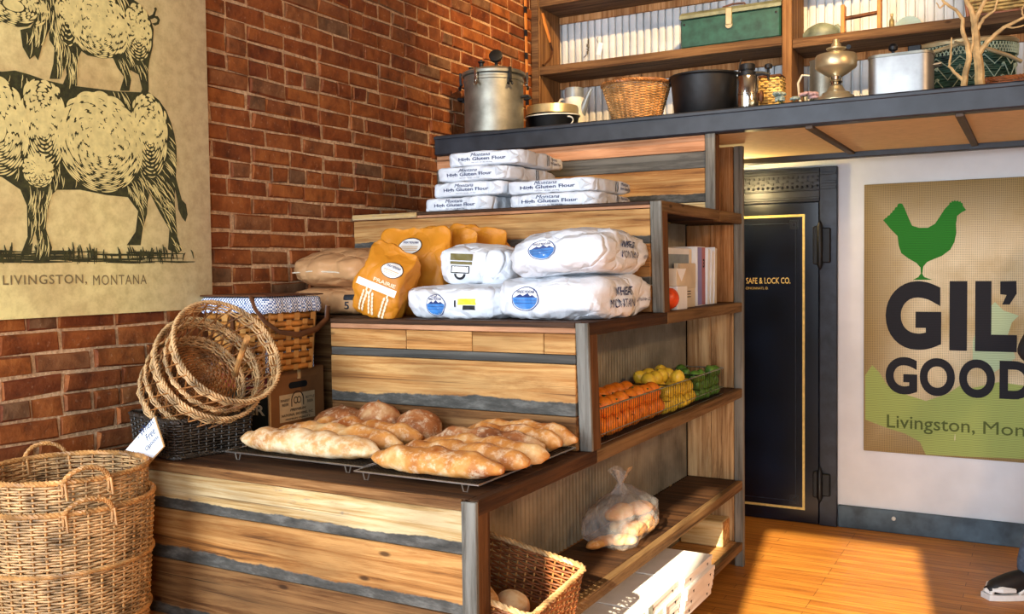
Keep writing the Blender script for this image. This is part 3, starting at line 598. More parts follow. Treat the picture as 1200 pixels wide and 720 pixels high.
# woodcut poster on the brick wall ---------------------------------------------
wp = thing('woodcut_poster', 'large tan woodcut poster of a pig standing on a cow on the brick wall', 'poster', (.012, -.2, 1.366))
pts = [(-.88, 1.367), (.485, 1.367)] + [(.485+.025*math.sin(a), 1.392-.025*math.cos(a)) for a in (.5, 1.0, PI/2)] + [(.51, 3.05), (-.88, 3.05)]
MB().prism(pts, 0, .0065, .022).build('poster_sheet', M_['parchment'], wp, True, smooth=False)
def on_poster(name, shape, mat, off): return print_on(name, shape, mat, wp, (.022, 0, 0), (0,1,0), (0,0,1), off)
on_poster('cow_print', poly2(COW), M_['woodcut'], .0005); on_poster('cow_head_print', poly2([(-.545, 2.115), (-.58, 2.13), (-.615, 2.165), (-.63, 2.12), (-.69, 2.06), (-.775, 1.975), (-.815, 1.93), (-.805, 1.885), (-.745, 1.875), (-.665, 1.925), (-.605, 1.90), (-.545, 1.84)]), M_['woodcut'], .0004); on_poster('cow_tail_print', poly2(COW_TAIL), M_['woodcut'], .0006)
on_poster('pig_print', poly2(PIG_BODY), M_['woodcut'], .0008); on_poster('pig_head_print', poly2(PIG_HEAD), M_['woodcut'], .0010); on_poster('pig_tail_print', poly2(PIG_TAIL), M_['woodcut'], .0009)
rp = random.Random(3)
on_poster('pig_ear_print', poly2(PIG_EAR), M_['woodcut'], .0018)
def stroke(path, w):
    V = []; n = len(path)
    for i, p in enumerate(path):
        a = Vector(path[min(i+1, n-1)]) - Vector(path[max(i-1, 0)]); a = a.normalized() if a.length else Vector((1,0)); q = Vector((-a.y, a.x)) * w * (.15 + math.sin(PI*(i+.2)/(n-.6)))*.5
        V += [(p[0]+q.x, p[1]+q.y), (p[0]-q.x, p[1]-q.y)]
    return V, [(2*i, 2*i+1, 2*i+3, 2*i+2) for i in range(n-1)]
dark = []; pale = []; SIL = (COW, PIG_BODY, PIG_HEAD)
# engraved shading: pale arcs around each swelling of the body, broad at its middle and thin toward the outline
FORMS = [(.035, 1.945, .165, .165), (-.175, 1.985, .075, .155), (.235, 2.01, .075, .165), (-.33, 1.95, .10, .15), (.04, 2.33, .112, .118), (.195, 2.345, .055, .095), (-.08, 2.35, .04, .105), (-.265, 2.33, .115, .06), (-.20, 1.83, .05, .05)]
for cx, cz, rx, rz in FORMS:
    n = int(min(rx, rz)/.0058); pale.append(disc2(cx, cz, rx*.30, rz*.30, 1, 24))
    for k in range(int(n*.30)+1, n+1):
        f = k/n; a = rp.uniform(0, .5)
        while a < 2*PI+.3:
            L = rp.uniform(.25, .9)*(1.1-.5*f); lit = .5+.5*math.sin(a+.25); w = .0058*(1.15*lit+(1-lit)*(.82-.45*f))
            m_ = 7; pale.append(stroke([(cx+rx*f*math.cos(a+L*i/m_)*(1+.012*math.sin(3*a+k)), cz+rz*f*math.sin(a+L*i/m_)) for i in range(m_+1)], w*1.85)); a += L+rp.uniform(.0, .06)+.06*f
# ribs of light along legs and back, kept inside the silhouettes
def inside(p, poly):
    c = False; j = len(poly)-1
    for i in range(len(poly)):
        if (poly[i][1] > p[1]) != (poly[j][1] > p[1]) and p[0] < (poly[j][0]-poly[i][0])*(p[1]-poly[i][1])/(poly[j][1]-poly[i][1])+poly[i][0]: c = not c
        j = i
    return c
for poly, n in ((COW, 2600), (PIG_BODY, 900), (PIG_HEAD, 160), (PIG_EAR, 90)):
    ys = [p[0] for p in poly]; zs = [p[1] for p in poly]
    for _ in range(n):
        y = rp.uniform(max(min(ys), -.6), max(ys)); z = rp.uniform(min(zs), max(zs)); L = rp.uniform(.02, .075); an = PI/2 + rp.uniform(-.22, .22) + (y-.05)*1.6
        path = [(y+math.cos(an+.25*i/4)*L*i/4, z+math.sin(an+.25*i/4)*L*i/4) for i in range(5)]
        if any(((q[0]-cx)/rx)**2+((q[1]-cz)/rz)**2 < 1.0 for q in (path[0], path[-1]) for cx, cz, rx, rz in FORMS) and poly is not PIG_EAR: continue
        if inside(path[0], poly) and inside(path[-1], poly) and inside(path[2], poly): pale.append(stroke(path, rp.uniform(.0016, .0036)))
keep = []
for s_ in pale:
    q0, q1, q2 = s_[0][0], s_[0][len(s_[0])//2], s_[0][-1]; e_ = inside(q0, PIG_EAR) or inside(q2, PIG_EAR)
    if e_ and not (inside(q0, PIG_EAR) and inside(q2, PIG_EAR)): continue
    if any(inside(q0, q) and inside(q1, q) and inside(q2, q) for q in (COW, PIG_BODY, PIG_HEAD, PIG_EAR)): keep.append(s_)
pale = keep
#inside(s_[0][0], q) and inside(s_[0][len(s_[0])//2], q) and inside(s_[0][-1], q) for q in (COW, PIG_BODY, PIG_HEAD, PIG_EAR)) and (inside(s_[0][2], PIG_EAR) == inside(s_[0][-1], PIG_EAR) == (s_ in ear_))]
stuff(on_poster('pale_hatching', merge2(*pale), M_['cut_light'], .0021))
on_poster('ground_lines', merge2(*([stroke([(y_, z_), (y_+l_*.5, z_+rp.uniform(-.002, .002)), (y_+l_, z_)], w_) for y_, z_, l_, w_ in [(rp.uniform(-.75, .30), rp.uniform(1.542, 1.578), rp.uniform(.06, .26), rp.uniform(.003, .007)) for _ in range(70)] if y_+l_ < .44] + [stroke([(y_, z_-.012), (y_+t_*.4, z_+h_*.5), (y_+t_, z_+h_)], .006) for y_, z_, h_, t_ in [(rp.gauss(rp.choice((-.6, -.42, -.05, .03, .16, .30, -.30)), .05), rp.uniform(1.548, 1.572), rp.uniform(.012, .042), rp.uniform(-.014, .014)) for _ in range(110)]])), M_['woodcut'], .001)
on_poster('town_lettering', words('LIVINGSTON,', -.327, -.035, 1.468, 1.503, .012, 0, 1.15), M_['cut_word'], .0012); on_poster('state_lettering', words('MONTANA', -.012, .205, 1.466, 1.500, 0, 0, 1.15), M_['cut_word'], .0012)

# ================================================================== STEPPED DISPLAY
sd = thing('stepped_display', 'four-tier stepped display of reclaimed planks with open shelves on its right side', 'display shelf', (.75, 1.25, 0))
def plank(y0, y1, x0, x1, z0, z1, mat, name='riser_plank', sides=.002):
    return MB().box(x0, x1, y0, y1, z0, z1, sides).build(name, M_[mat], sd, True, center=True, smooth=False)
def riser(y, x0, bands, seams=()):
    for i, (z1, z0, mat, pr_) in enumerate(bands):
        xs = [x0] + [s_ for (bi, s_) in seams if bi == i] + [1.457]
        for a, b_ in zip(xs, xs[1:]): plank(y-pr_, y+.02, a+.0012, b_-.0012, z0+.001, z1-.001, mat)
riser(0.004, 0, [(.866, .748, 'wood_cream_painted', .004), (.748, .584, 'wood_tan_painted', .005), (.584, .40, 'wood_brown_painted', .004), (.40, .21, 'wood_tan_painted', .004), (.21, .005, 'wood_brown_painted', .004)])
riser(D1, .43, [(1.288, 1.218, 'wood_light', .004), (1.218, 1.187, 'grey_paint', .002), (1.187, 1.014, 'wood_light_painted', .005), (1.014, .899, 'wood_brown', .004)], ((0, .78), (0, 1.06), (0, 1.34)))
riser(D2, 0, [(1.735, 1.598, 'wood_light_painted', .004), (1.598, 1.435, 'wood_tan_painted', .005), (1.435, 1.328, 'wood_brown', .004)])
riser(D3, 0, [(2.104, 2.03, 'wood_pink', .004), (2.03, 1.955, 'grey_paint', .002), (1.955, 1.80, 'wood_light_painted', .005), (1.80, 1.766, 'wood_cream', .003)])
# treads: boards running left to right, front edges showing
def tread(z, y0, y1, x0, n, th, mat, edge):
    w = (y1-y0)/n
    for i in range(n): plank(y0+i*w+.001, y0+(i+1)*w-.001, x0, WX-.03, z-th, z, mat, 'tread_board', .003)
    plank(y0-.006, y0+.012, x0, 1.455, z-th, z-.001, edge, 'tread_nosing', .002)
tread(H1, .004, D1, 0, 4, .032, 'dark_tread', 'wood_brown')
tread(H2, D1, D2, .43, 4, .018, 'dark_tread', 'dark_tread'); plank(D1-.003, D1+.02, .43, 1.457, 1.289, 1.307, 'wood_pink', 'tread_nosing')
plank(.87, D2, .002, .428, H2-.018, H2, 'dark_tread', 'tread_board', .003)
MB().box(.43, .45, D1+.02, 1.0, H1, H2-.02).build('niche_side', M_['wood_brown'], sd, True, center=True, smooth=False)
MB().box(.0, .43, .98, 1.0, H1, H2-.02).build('niche_back', M_['wood_brown'], sd, True, center=True, smooth=False)
plank(D1, 1.0, 0, .44, H1-.032, H1, 'dark_tread', 'tread_board', .003)
tread(H3, D2, D3, 0, 4, .014, 'dark_tread', 'dark_tread'); plank(D2-.004, D2+.02, 0, 1.457, 1.737, 1.749, 'wood_pink', 'tread_nosing')
MB().box(.0, .36, D2-.016, D2-.006, 1.739, 1.762, .003).build('nosing_strip', M_['wood_cream'], sd, True, center=True, smooth=False)
# upright posts at each riser, grey faces, brown inner sides
for y, z0, z1, lean in ((0, 0, H1-.004, 0), (D1, H1, H2-.002, .03), (D2, H2, H3-.002, .025), (D3, H3, H4, 0)):
    p = MB().box(1.457, 1.485, y-.008, y+.062, z0, z1, .003)
    q = MB().box(1.458, WX, y-.010, y+.004, z0, z1, .002); q2 = MB().box(1.4855, WX-.001, y+.004, y+.066, z0, z1, .002)
    for m_ in (p, q, q2):
        m_.v = [(v[0], v[1]+lean*(1-(v[2]-z0)/(z1-z0)), v[2]) for v in m_.v]
    p.build('post_core', M_['side_brown'], sd, True, center=True, smooth=False); q.build('post_face', M_['grey_edge'], sd, True, center=True, smooth=False); q2.build('post_side', M_['side_brown'], sd, True, center=True, smooth=False)
# side shelf edges and boards
def side_shelf(z, y0, y1, th, mat, xb=1.22, board='dark_tread'):
    MB().box(WX-.03, WX, y0, y1, z-th, z, .003).build('shelf_edge', M_[mat], sd, True, center=True, smooth=False)
    MB().box(xb, WX-.031, y0, y1, z-th+.006, z-.001, .002).build('shelf_board', M_[board], sd, True, center=True, smooth=False)
side_shelf(H1, .005, D1+.06, .044, 'dark_edge', 1.46); side_shelf(H1, D1+.062, D4, .044, 'shelf_edge')
side_shelf(H2, D1+.004, D2+.06, .044, 'dark_edge', 1.46); side_shelf(H2, D2+.062, D4, .046, 'shelf_edge')
side_shelf(H3, D2+.004, D3+.06, .044, 'shelf_edge', 1.46); side_shelf(H3, D3+.062, D4, .050, 'shelf_edge')
side_shelf(HS, .06, D4, .046, 'shelf_edge'); side_shelf(H0, .06, D4, .040, 'shelf_edge', 1.22, 'wood_tan')
MB().box(1.40, 1.42, .06, D4, .002, H0-.04).build('toe_board', M_['dark_tread'], sd, True, center=True, smooth=False)
# rear panel boards and rear post
for (z0, z1) in ((H0, HS-.045), (HS, H1-.045), (H1, H2-.047), (H2, H3-.05), (H3, 2.098)):
    xs = (1.22, 1.345, 1.46) if z0 > .2 else (1.22, 1.46)
    for a, b_ in zip(xs, xs[1:]):
        MB().box(a+.001, b_-.001, D4-.004, D4+.02, z0+.001, z1-.001, .002).build('rear_board', M_['panel_pale' if z1 < 1.3 else 'panel_red'], sd, True, center=True, smooth=False)
MB().box(1.462, WX+.004, D4-.001, D4+.03, 0, 2.098, .003).build('rear_post', M_['grey_edge'], sd, True, center=True, smooth=False)
MB().box(1.22, 1.462, D4+.021, D4+.03, 0, 2.098).build('rear_backing', M_['side_brown'], sd, True, center=True, smooth=False)
# corrugated steel lining behind the side shelves
def corrugated(y0, y1, z0, z1, x=1.215, pitch=.030, amp=.005):
    n = int((y1-y0)/pitch*6); V = []
    for i in range(n+1):
        y = y0+(y1-y0)*i/n; xx = x+amp*math.sin(2*PI*y/pitch); V += [(xx, y, z0), (xx, y, z1)]
    MB().add(V, [(2*i, 2*i+1, 2*i+3, 2*i+2) for i in range(n)]).build('corrugated_lining', M_['corrugated'], sd, True, center=True, angle=180)
corrugated(.03, D4-.004, H0, HS-.04); corrugated(.03, D4-.004, HS, H1-.04); corrugated(D1+.03, D4-.004, H1, H2-.045); corrugated(D2+.03, D4-.004, H2, H3-.045); corrugated(D3+.03, D4-.004, H3, 2.1)
# ================================================================== WEAVING
def weave(mb, curve, rows, nst, amp=.004, hw=.0022, hh=.004, closed=True, arc=(0, 1), sub=2, v0=0.0, v1=1.0, seed=0):
    # horizontal strands passing in front of and behind upright stakes; curve(u, v) -> (point, outward normal)
    r = random.Random(seed); N = nst*sub
    for row in range(rows):
        v = v0+(v1-v0)*(row+.5)/rows; V = []; jj = r.uniform(-.35, .35)*hh
        cnt = N if closed else N+1
        for i in range(cnt):
            u = arc[0]+(arc[1]-arc[0])*i/N; p, n = curve(u, v)
            ph = math.cos(PI*i/sub + PI*row); c = p + n*amp*ph; c.z += jj
            V += [c+n*hw, c+Vector((0,0,hh)), c-n*hw, c-Vector((0,0,hh))]
        m = cnt; F = []
        for i in range(N):
            a = i*4; b_ = ((i+1) % m)*4
            for k in range(4): F.append((a+k, a+(k+1) % 4, b_+(k+1) % 4, b_+k))
        mb.add(V, F)
    return mb
def stakes(mb, curve, nst, r=.003, n=4, steps=4, v0=0, v1=1, every=1):
    for i in range(0, nst, every):
        mb.tube([curve(i/nst, v0+(v1-v0)*k/steps)[0] for k in range(steps+1)], r, n)
    return mb
def braid(mb, pts, R, r, turns, nstr=3, closed=True, n=5, ph0=0):
    P = [Vector(p) for p in pts]; N = len(P)
    for s_ in range(nstr):
        Q = []
        for i, p in enumerate(P):
            a = P[(i+1) % N] if closed or i < N-1 else p; b_ = P[i-1] if closed or i > 0 else p
            t_ = (a-b_).normalized(); up = Vector((0,0,1)) if abs(t_.z) < .95 else Vector((1,0,0)); up = (up-t_*up.dot(t_)).normalized(); w = t_.cross(up)
            an = 2*PI*(turns*i/N + s_/nstr) + ph0; Q.append(p+(up*math.cos(an)+w*math.sin(an))*R)
        mb.tube(Q, r, n, closed)
    return mb
def round_curve(prof, c=(0,0,0), sx=1, sy=1):
    # prof(v) -> (radius, z)
    def f(u, v):
        r, z = prof(v); a = 2*PI*u; return Vector((c[0]+r*sx*math.cos(a), c[1]+r*sy*math.sin(a), c[2]+z)), Vector((math.cos(a), math.sin(a), 0))
    return f
def rect_curve(w, d, h, flare=0.0, rc=.03, z0=0.0):
    def f(u, v):
        W = w/2*(1-flare*(1-v)); D = d/2*(1-flare*(1-v)); c = rc; per = [2*(D-c), PI/2*c, 2*(W-c), PI/2*c]*2
        s_ = (u % 1)*sum(per); k = 0
        while k < 7 and s_ > per[k]: s_ -= per[k]; k += 1
        q = k//2; ang = q*PI/2
        if k % 2 == 0: L = D if q % 2 == 0 else W; Q = W if q % 2 == 0 else D; x, y, nx, ny = Q, -(L-c)+s_, 1, 0
        else:
            L = D if q % 2 == 0 else W; Q = W if q % 2 == 0 else D; a = s_/c; x, y, nx, ny = Q-c+c*math.cos(a), L-c+c*math.sin(a), math.cos(a), math.sin(a)
        ca, sa = math.cos(ang), math.sin(ang); return Vector((x*ca-y*sa, x*sa+y*ca, z0+v*h)), Vector((nx*ca-ny*sa, nx*sa+ny*ca, 0))
    return f
def loop(curve, v, n=64): return [curve(i/n, v)[0] for i in range(n)]
def rope_handle(p0, p1, rise, out, R=.007, r=.006, n=28, turns=5):
    a, b_ = Vector(p0), Vector(p1); o = Vector(out)
    return braid(MB(), [a.lerp(b_, .5-.5*math.cos(PI*i/n)) + (Vector((0,0,1))*rise + o)*math.sin(PI*i/n) for i in range(n+1)], R, r, turns, 3, False)

# ================================================================== SHELVING ABOVE THE LEDGE
ws = thing('wall_shelving', 'rough wooden shelving against white beadboard above the dark ledge', 'shelf', (1.5, 3.2, HL))
MB().box(.001, .054, 3.205, 3.50, HL, 4.1, .003).build('side_board', M_['shelf_side'], ws, True, smooth=False)
MB().box(.001, .05, 3.19, 3.206, HL, 4.1, .003).build('edge_strip', M_['shelf_board'], ws, True, smooth=False)
MB().box(1.55, 1.602, 3.19, 3.50, HL, 4.1, .003).build('divider', M_['shelf_side'], ws, True, smooth=False)
MB().box(3.2, 3.26, 3.19, 3.50, HL, 4.1, .003).build('divider', M_['shelf_side'], ws, True, smooth=False)
for z in (2.765, 3.185, 3.6):
    for x0, x1, dz in ((.055, 1.549, 0), (1.603, 3.199, -.024 if z < 3 else 0), (3.261, 4.9, 0)):
        MB().box(x0, x1, 3.2, 3.50, z-.052+dz, z+dz, .003).build('shelf_plank', M_['shelf_board'], ws, True, center=True, smooth=False)
        MB().box(x0, x1, 3.486, 3.509, z-.095+dz, z-.053+dz, .002).build('cleat', M_['panel_red'], ws, True, center=True, smooth=False)
bp_ = []; x = .0
while x < 4.9:
    bp_ += [(x, 3.5115), (x+.003, 3.514), (x+.0045, 3.534), (x+.0135, 3.534), (x+.015, 3.514), (x+.018, 3.5115), (x+.024, 3.5095), (x+.0415, 3.5095)]; x += .0475
V = [(p[0], p[1], z) for p in bp_ for z in (HL, 4.1)]
wbd = MB().add(V, [(2*i, 2*i+1, 2*i+3, 2*i+2) for i in range(len(bp_)-1)]).build('beadboard_panel', M_['beadboard'], ws, True, smooth=False)

# --- on the ledge -------------------------------------------------------
c = thing('pressure_canner', 'tall dull aluminium pressure canner with wing clamps and dial beside the brick wall', 'pot', (.251, 2.285, HL), (0, 0, .3)); c.scale = (.98,)*3
R_ = .160
MB().lathe([(.0001, 0), (R_-.012, 0), (R_, .012), (R_, .285), (R_+.004, .288), (R_+.004, .30), (R_, .303), (R_, .315), (R_-.01, .318)], 48).build('body', M_['alu_dull'], c)
lid = MB().lathe([(R_-.002, .318), (R_+.012, .32), (R_+.013, .334), (R_, .342), (R_*.7, .358), (R_*.35, .366), (.0001, .368)], 48).build('lid', M_['alu_dull'], c)
for k in range(6):
    a = k*PI/3+.2; ca, sa = math.cos(a), math.sin(a); m = MB()
    m.box(-.008, .008, -.006, .006, .275, .343, .002); m.tube([(0, -.010, .285), (0, .0, .27), (0, .012, .262)], .005, 6)
    m.tube([(-.003, 0, .272), (-.015, .004, .252)], [.005, .008], 6); m.tube([(.003, 0, .272), (.015, .004, .252)], [.005, .008], 6)
    m.xf(Matrix.Rotation(a, 4, 'Z') @ Matrix.Translation((R_+.02, 0, 0)) @ Matrix.Rotation(-PI/2, 4, 'Z')); m.build('wing_clamp', M_['iron' if k % 2 else 'chrome'], c)
MB().lathe([(.012, .36), (.012, .39), (.02, .395), (.02, .40), (.006, .402), (.006, .41), (.0001, .411)], 12, (-.06, -.03, 0)).build('vent_weight', M_['iron'], c)
g = MB(); g.tube([(.02, -.02, .36), (.02, -.02, .41)], .009, 8)
q = MB().lathe([(.0001, -.012), (.034, -.012), (.036, -.006), (.036, .010), (.030, .012), (.0001, .012)], 20); q.xf(Matrix.Translation((.02, -.03, .425)) @ Matrix.Rotation(PI/2-.4, 4, 'X')); g.add(q.v, q.f)
g.build('dial_gauge', M_['iron'], c)
MB().lathe([(.010, .35), (.010, .365), (.014, .368), (.014, .378), (.0001, .38)], 10, (-.125, 0, 0)).build('safety_valve', M_['iron'], c)
for s in (-1, 1):
    MB().tube([(s*(R_-.002), -.04, .20), (s*(R_+.03), -.035, .205), (s*(R_+.035), 0, .206), (s*(R_+.03), .035, .205), (s*(R_-.002), .04, .20)], .008, 8).build('side_handle', M_['iron'], c)

c = thing('roasting_pan', 'wide black roasting pan with a white rim under a round bronze lid', 'pan', (.435, 2.61, HL)); c.scale = (.77, .77, 1.05)
MB().lathe([(.0001, 0), (.15, 0), (.165, .02), (.188, .118), (.196, .124), (.194, .13), (.18, .128), (.16, .03), (.0001, .02)], 40).build('pan_body', M_['iron'], c)
braid(MB(), [(.197*math.cos(a), .197*math.sin(a), .125+.006*math.sin(a)) for a in [2*PI*i/60 for i in range(60)]], .001, .0035, 1, 1).build('white_rim', M_['white_enamel'], c)
MB().lathe([(.192, .131), (.186, .14), (.186, .168), (.182, .176), (.15, .180), (.0001, .182)], 40).build('lid', M_['brass'], c)
MB().tube([(.16+.05*math.sin(a), -.1+.022*math.cos(a)*.6, .085+.025*math.cos(a)) for a in [PI*i/8 for i in range(9)]], .004, 6).build('ring_handle', M_['white_enamel'], c)

c = thing('enamel_jug', 'pale enamel pouring jug with a spout against the beadboard', 'jug', (.452, 2.86, HL)); c.scale = (.85, .85, .885)
MB().lathe([(.0001, 0), (.082, 0), (.085, .01), (.078, .15), (.064, .30), (.060, .36), (.063, .366), (.058, .365), (.056, .30), (.0001, .28)], 28).build('jug_body', M_['white_enamel'], c)
MB().tube([(.05, 0, .20), (.085, -.01, .27), (.12, -.015, .335), (.135, -.016, .352)], [.03, .022, .012, .009], 10).build('spout', M_['grey_enamel'], c)
MB().tube([(-.06, 0, .30), (-.10, -.005, .305), (-.125, -.01, .27), (-.12, -.01, .2), (-.08, 0, .13)], .009, 8).build('handle', M_['white_enamel'], c)
MB().lathe([(.0635, .30), (.0645, .335), (.064, .368), (.060, .369)], 28, caps=False).build('rim_band', M_['grey_enamel'], c)

c = thing('bread_basket', 'round flared wicker basket standing on the ledge beside the black pot', 'basket', (1.060, 2.275, HL)); c.scale = (.95,)*3
cv = round_curve(lambda v: (.118+.055*v, .004+.185*v))
weave(MB(), cv, 30, 32, .004, .002, .0036).build('weave', M_['wicker_honey'], c, angle=180); stakes(MB(), cv, 32, .0038).build('stakes', M_['wicker_pale'], c)
braid(MB(), loop(cv, 1.02, 90), .006, .006, 22).build('rim', M_['wicker_brown'], c); MB().lathe([(.0001, .004), (.118, .004), (.118, .010), (.0001, .010)], 32).build('base', M_['wicker_brown'], c)

c = thing('dutch_oven', 'wide black cast-iron pot with a wire bail on the ledge', 'pot', (1.397, 2.30, HL)); c.scale = (.948,)*3
MB().lathe([(.0001, 0), (.14, 0), (.152, .012), (.170, .19), (.178, .196), (.178, .204), (.168, .206), (.150, .03), (.0001, .02)], 48).build('pot_body', M_['iron'], c)
MB().box(.15, .195, -.03, .03, .18, .194, .004).build('ear', M_['alu_dull'], c); MB().box(-.195, -.15, -.03, .03, .18, .194, .004).build('ear', M_['iron'], c)
MB().tube([(.172, -.02, .18), (.176, -.01, .235), (.182, 0, .27)], .004, 6).build('bail_end', M_['iron'], c)

c = thing('stovetop_espresso_maker', 'small chrome stovetop espresso maker with black cap and knobbed side arm on the ledge', 'coffee maker', (1.622, 2.21, HL)); c.scale = (.965,)*3
MB().lathe([(.0001, 0), (.052, 0), (.055, .006), (.055, .07), (.057, .072), (.057, .078), (.055, .08), (.054, .145), (.046, .160), (.030, .166), (.0001, .168)], 28).build('boiler', M_['chrome'], c)
MB().lathe([(.040, .160), (.043, .165), (.043, .178), (.032, .182), (.032, .188), (.036, .19), (.036, .214), (.030, .218), (.0001, .218)], 20).build('cap', M_['iron'], c)
m = MB(); m.tube([(.03, 0, .17), (.07, .0, .168), (.105, 0, .158)], [.012, .009, .008], 8); m.tube([(.098, 0, .135), (.098, 0, .185)], .006, 8); m.build('steam_arm', M_['iron'], c)
MB().lathe([(.004, .185), (.017, .188), (.018, .204), (.012, .208), (.0001, .208)], 14, (.098, 0, 0)).build('valve_knob', M_['iron'], c)
MB().lathe([(.0001, 0), (.012, .002), (.013, .012), (.0001, .016)], 10).xf(Matrix.Translation((.035, -.048, .03)) @ Matrix.Rotation(PI/2, 4, 'X')).build('pressure_plug', M_['brass'], c)
MB().lathe([(.0001, -.03), (.010, -.02), (.013, 0), (.010, .02), (.0001, .03)], 10, (.066, -.005, .06)).build('side_grip', M_['rust'], c)

c = thing('raffia_box', 'small square pale raffia box with a dark red lid edge beside the shelf divider', 'box', (1.695, 2.36, HL)); c.scale = (.965,)*3
cv = rect_curve(.105, .085, .165, 0, .008)
weave(MB(), cv, 14, 20, .004, .003, .0065, sub=1).build('weave', M_['raffia'], c, angle=180); MB().box(-.048, .048, -.038, .038, .001, .16).build('lining', M_['raffia'], c, smooth=False)
MB().box(-.056, .056, -.046, .046, .166, .180, .004).build('lid_edge', M_['rust'], c, smooth=False)

def posy(name, label, loc, mat, n, seed):
    c = thing(name, label, 'flowers', loc); r = random.Random(seed); b = MB(); s = MB()
    for k in range(n):
        cx, cy, cz = r.uniform(-.04, .04), r.uniform(-.02, .02), r.uniform(.022, .055)
        for j in range(5):
            a = j*2*PI/5+r.random(); q = MB().lathe([(.0001, 0), (.009, .003), (.011, .008), (.006, .012), (.0001, .013)], 7); q.xf(Matrix.Translation((cx, cy, cz)) @ Matrix.Rotation(a, 4, 'Z') @ Matrix.Translation((.010, 0, 0)) @ Matrix.Rotation(.6, 4, 'Y')); b.add(q.v, q.f)
        s.tube([(cx, cy, cz), (cx*.6, cy, .006)], .002, 4)
    b.build('petals', M_[mat], c); s.build('stems', M_['green_stem'], c)
posy('flower_sprig', 'small sprig of teal and white flowers on the ledge left of the divider', (1.80, 2.17, HL), 'petal_teal', 6, 1)
posy('flower_sprig', 'small pink and cream flower posy on the ledge in front of the grey mug', (1.885, 2.17, HL), 'petal_pink', 4, 2)

c = thing('tin_mug', 'tall grey metal mug with a white handle behind the brass lamp', 'mug', (1.875, 2.64, HL))
MB().lathe([(.0001, 0), (.064, 0), (.066, .006), (.064, .27), (.067, .275), (.060, .274), (.058, .02), (.0001, .015)], 28).build('mug_body', M_['alu_dull'], c)
MB().tube([(-.062, 0, .21), (-.10, -.01, .215), (-.118, -.012, .18), (-.112, -.012, .10), (-.088, -.005, .05)], .010, 8, flat=.6).build('handle', M_['white_enamel'], c)

c = thing('brass_oil_lamp', 'brass oil lamp without its chimney on the dark ledge', 'lamp', (2.008, 2.21, HL)); c.scale = (.985, .985, .985)
MB().lathe([(.0001, 0), (.086, 0), (.088, .010), (.080, .013), (.076, .026), (.062, .030), (.058, .042), (.042, .048), (.034, .060), (.027, .072)], 36).build('foot', M_['brass'], c)
MB().lathe([(.027, .071), (.021, .080), (.027, .090), (.021, .100), (.026, .113)], 24).build('stem', M_['chrome'], c)
MB().lathe([(.026, .112), (.048, .124), (.082, .148), (.088, .156), (.088, .200), (.083, .208), (.045, .213), (.030, .216)], 36).build('font', M_['brass'], c)
m = MB().lathe([(.030, .214), (.033, .222), (.024, .228), (.040, .232), (.042, .238), (.022, .243), (.020, .256), (.014, .262), (.012, .276), (.0001, .278)], 20); m.tube([(.02, 0, .235), (.055, -.01, .235)], .003, 6); m.build('burner', M_['brass'], c)
MB().lathe([(.0001, -.003), (.010, -.003), (.010, .003), (.0001, .003)], 12).xf(Matrix.Translation((.055, -.012, .235)) @ Matrix.Rotation(PI/2, 4, 'X')).build('wick_knob', M_['iron'], c)

c = thing('aluminium_roaster', 'bright rounded rectangular aluminium pot with a black knob on the ledge', 'pot', (2.265, 2.265, HL)); c.scale = (.96,)*3
def rr_solid(w, d, h, rc, z0, n=24):
    cv = rect_curve(w, d, h, 0, rc, z0); b = MB(); L = 72; lo = [cv(i/L, 0)[0] for i in range(L)]; hi = [cv(i/L, 1)[0] for i in range(L)]
    return b.add(lo+hi, [(i, (i+1) % L, L+(i+1) % L, L+i) for i in range(L)] + [tuple(range(L))[::-1], tuple(range(L, 2*L))])
rr_solid(.262, .17, .175, .045, 0).build('pot_body', M_['alu'], c); rr_solid(.268, .176, .012, .048, .176).build('lid', M_['alu_dull'], c)
MB().lathe([(.007, .188), (.007, .206), (.018, .212), (.021, .226), (.012, .238), (.0001, .240)], 14, (-.03, -.03, 0)).build('lid_knob', M_['iron'], c)
MB().box(.03, .085, -.042, -.018, .189, .222, .004).build('vent', M_['iron'], c); MB().tube([(.131, -.03, .13), (.16, -.02, .135), (.16, .02, .135), (.131, .03, .13)], .006, 6).build('handle', M_['alu_dull'], c)

c = thing('green_hamper_basket', 'dark green woven oval basket with gold rim and swing handle behind the branch', 'basket', (2.465, 2.80, HL))
cv = round_curve(lambda v: (1.0*(.92+.08*v), .30*v), sx=.225, sy=.145)
weave(MB(), cv, 30, 56, .004, .003, .0058, sub=1).build('weave', M_['green_weave'], c, angle=180)
m = MB()
for v0_, am in ((.16, .09), (.34, .11), (.54, .11), (.70, .07)):          # pale woven zigzags and diamonds
    P_ = []
    for i in range(28): p, n_ = cv(i/28, v0_+(am if i % 2 else -am)); P_.append(p+n_*.007)
    m.tube(P_, .0034, 4, True)
for k in range(14):
    for v0_ in (.25, .45, .62):
        p, n_ = cv((k+.5)/14, v0_); m.lathe([(.0001, -.012), (.012, 0), (.0001, .012)], 4, tuple(p+n_*.001))
for i in range(84):
    a, n1 = cv(i/84, .80); b_, n2 = cv((i+1.5)/84, .95); m.tube([a+n1*.008, b_+n2*.008], .0026, 4, caps=False); a, n1 = cv((i+1.5)/84, .80); b_, n2 = cv(i/84, .95); m.tube([a+n1*.009, b_+n2*.009], .0026, 4, caps=False)
stuff(m.build('pale_pattern', M_['pale_weave'], c))
MB().lathe([(.90, .0), (.93, .012), (.985, .285)], 40, sx=.218, sy=.139, caps=False).build('lining', M_['green_weave'], c)
braid(MB(), loop(cv, 1.0, 90), .002, .011, 6, 2).build('rim', M_['brass'], c)
MB().tube([(-.232, -.02, .27), (-.15, -.18, .245), (0, -.155, .285), (.06, -.152, .29)], .009, 8).build('handle', M_['brass'], c)
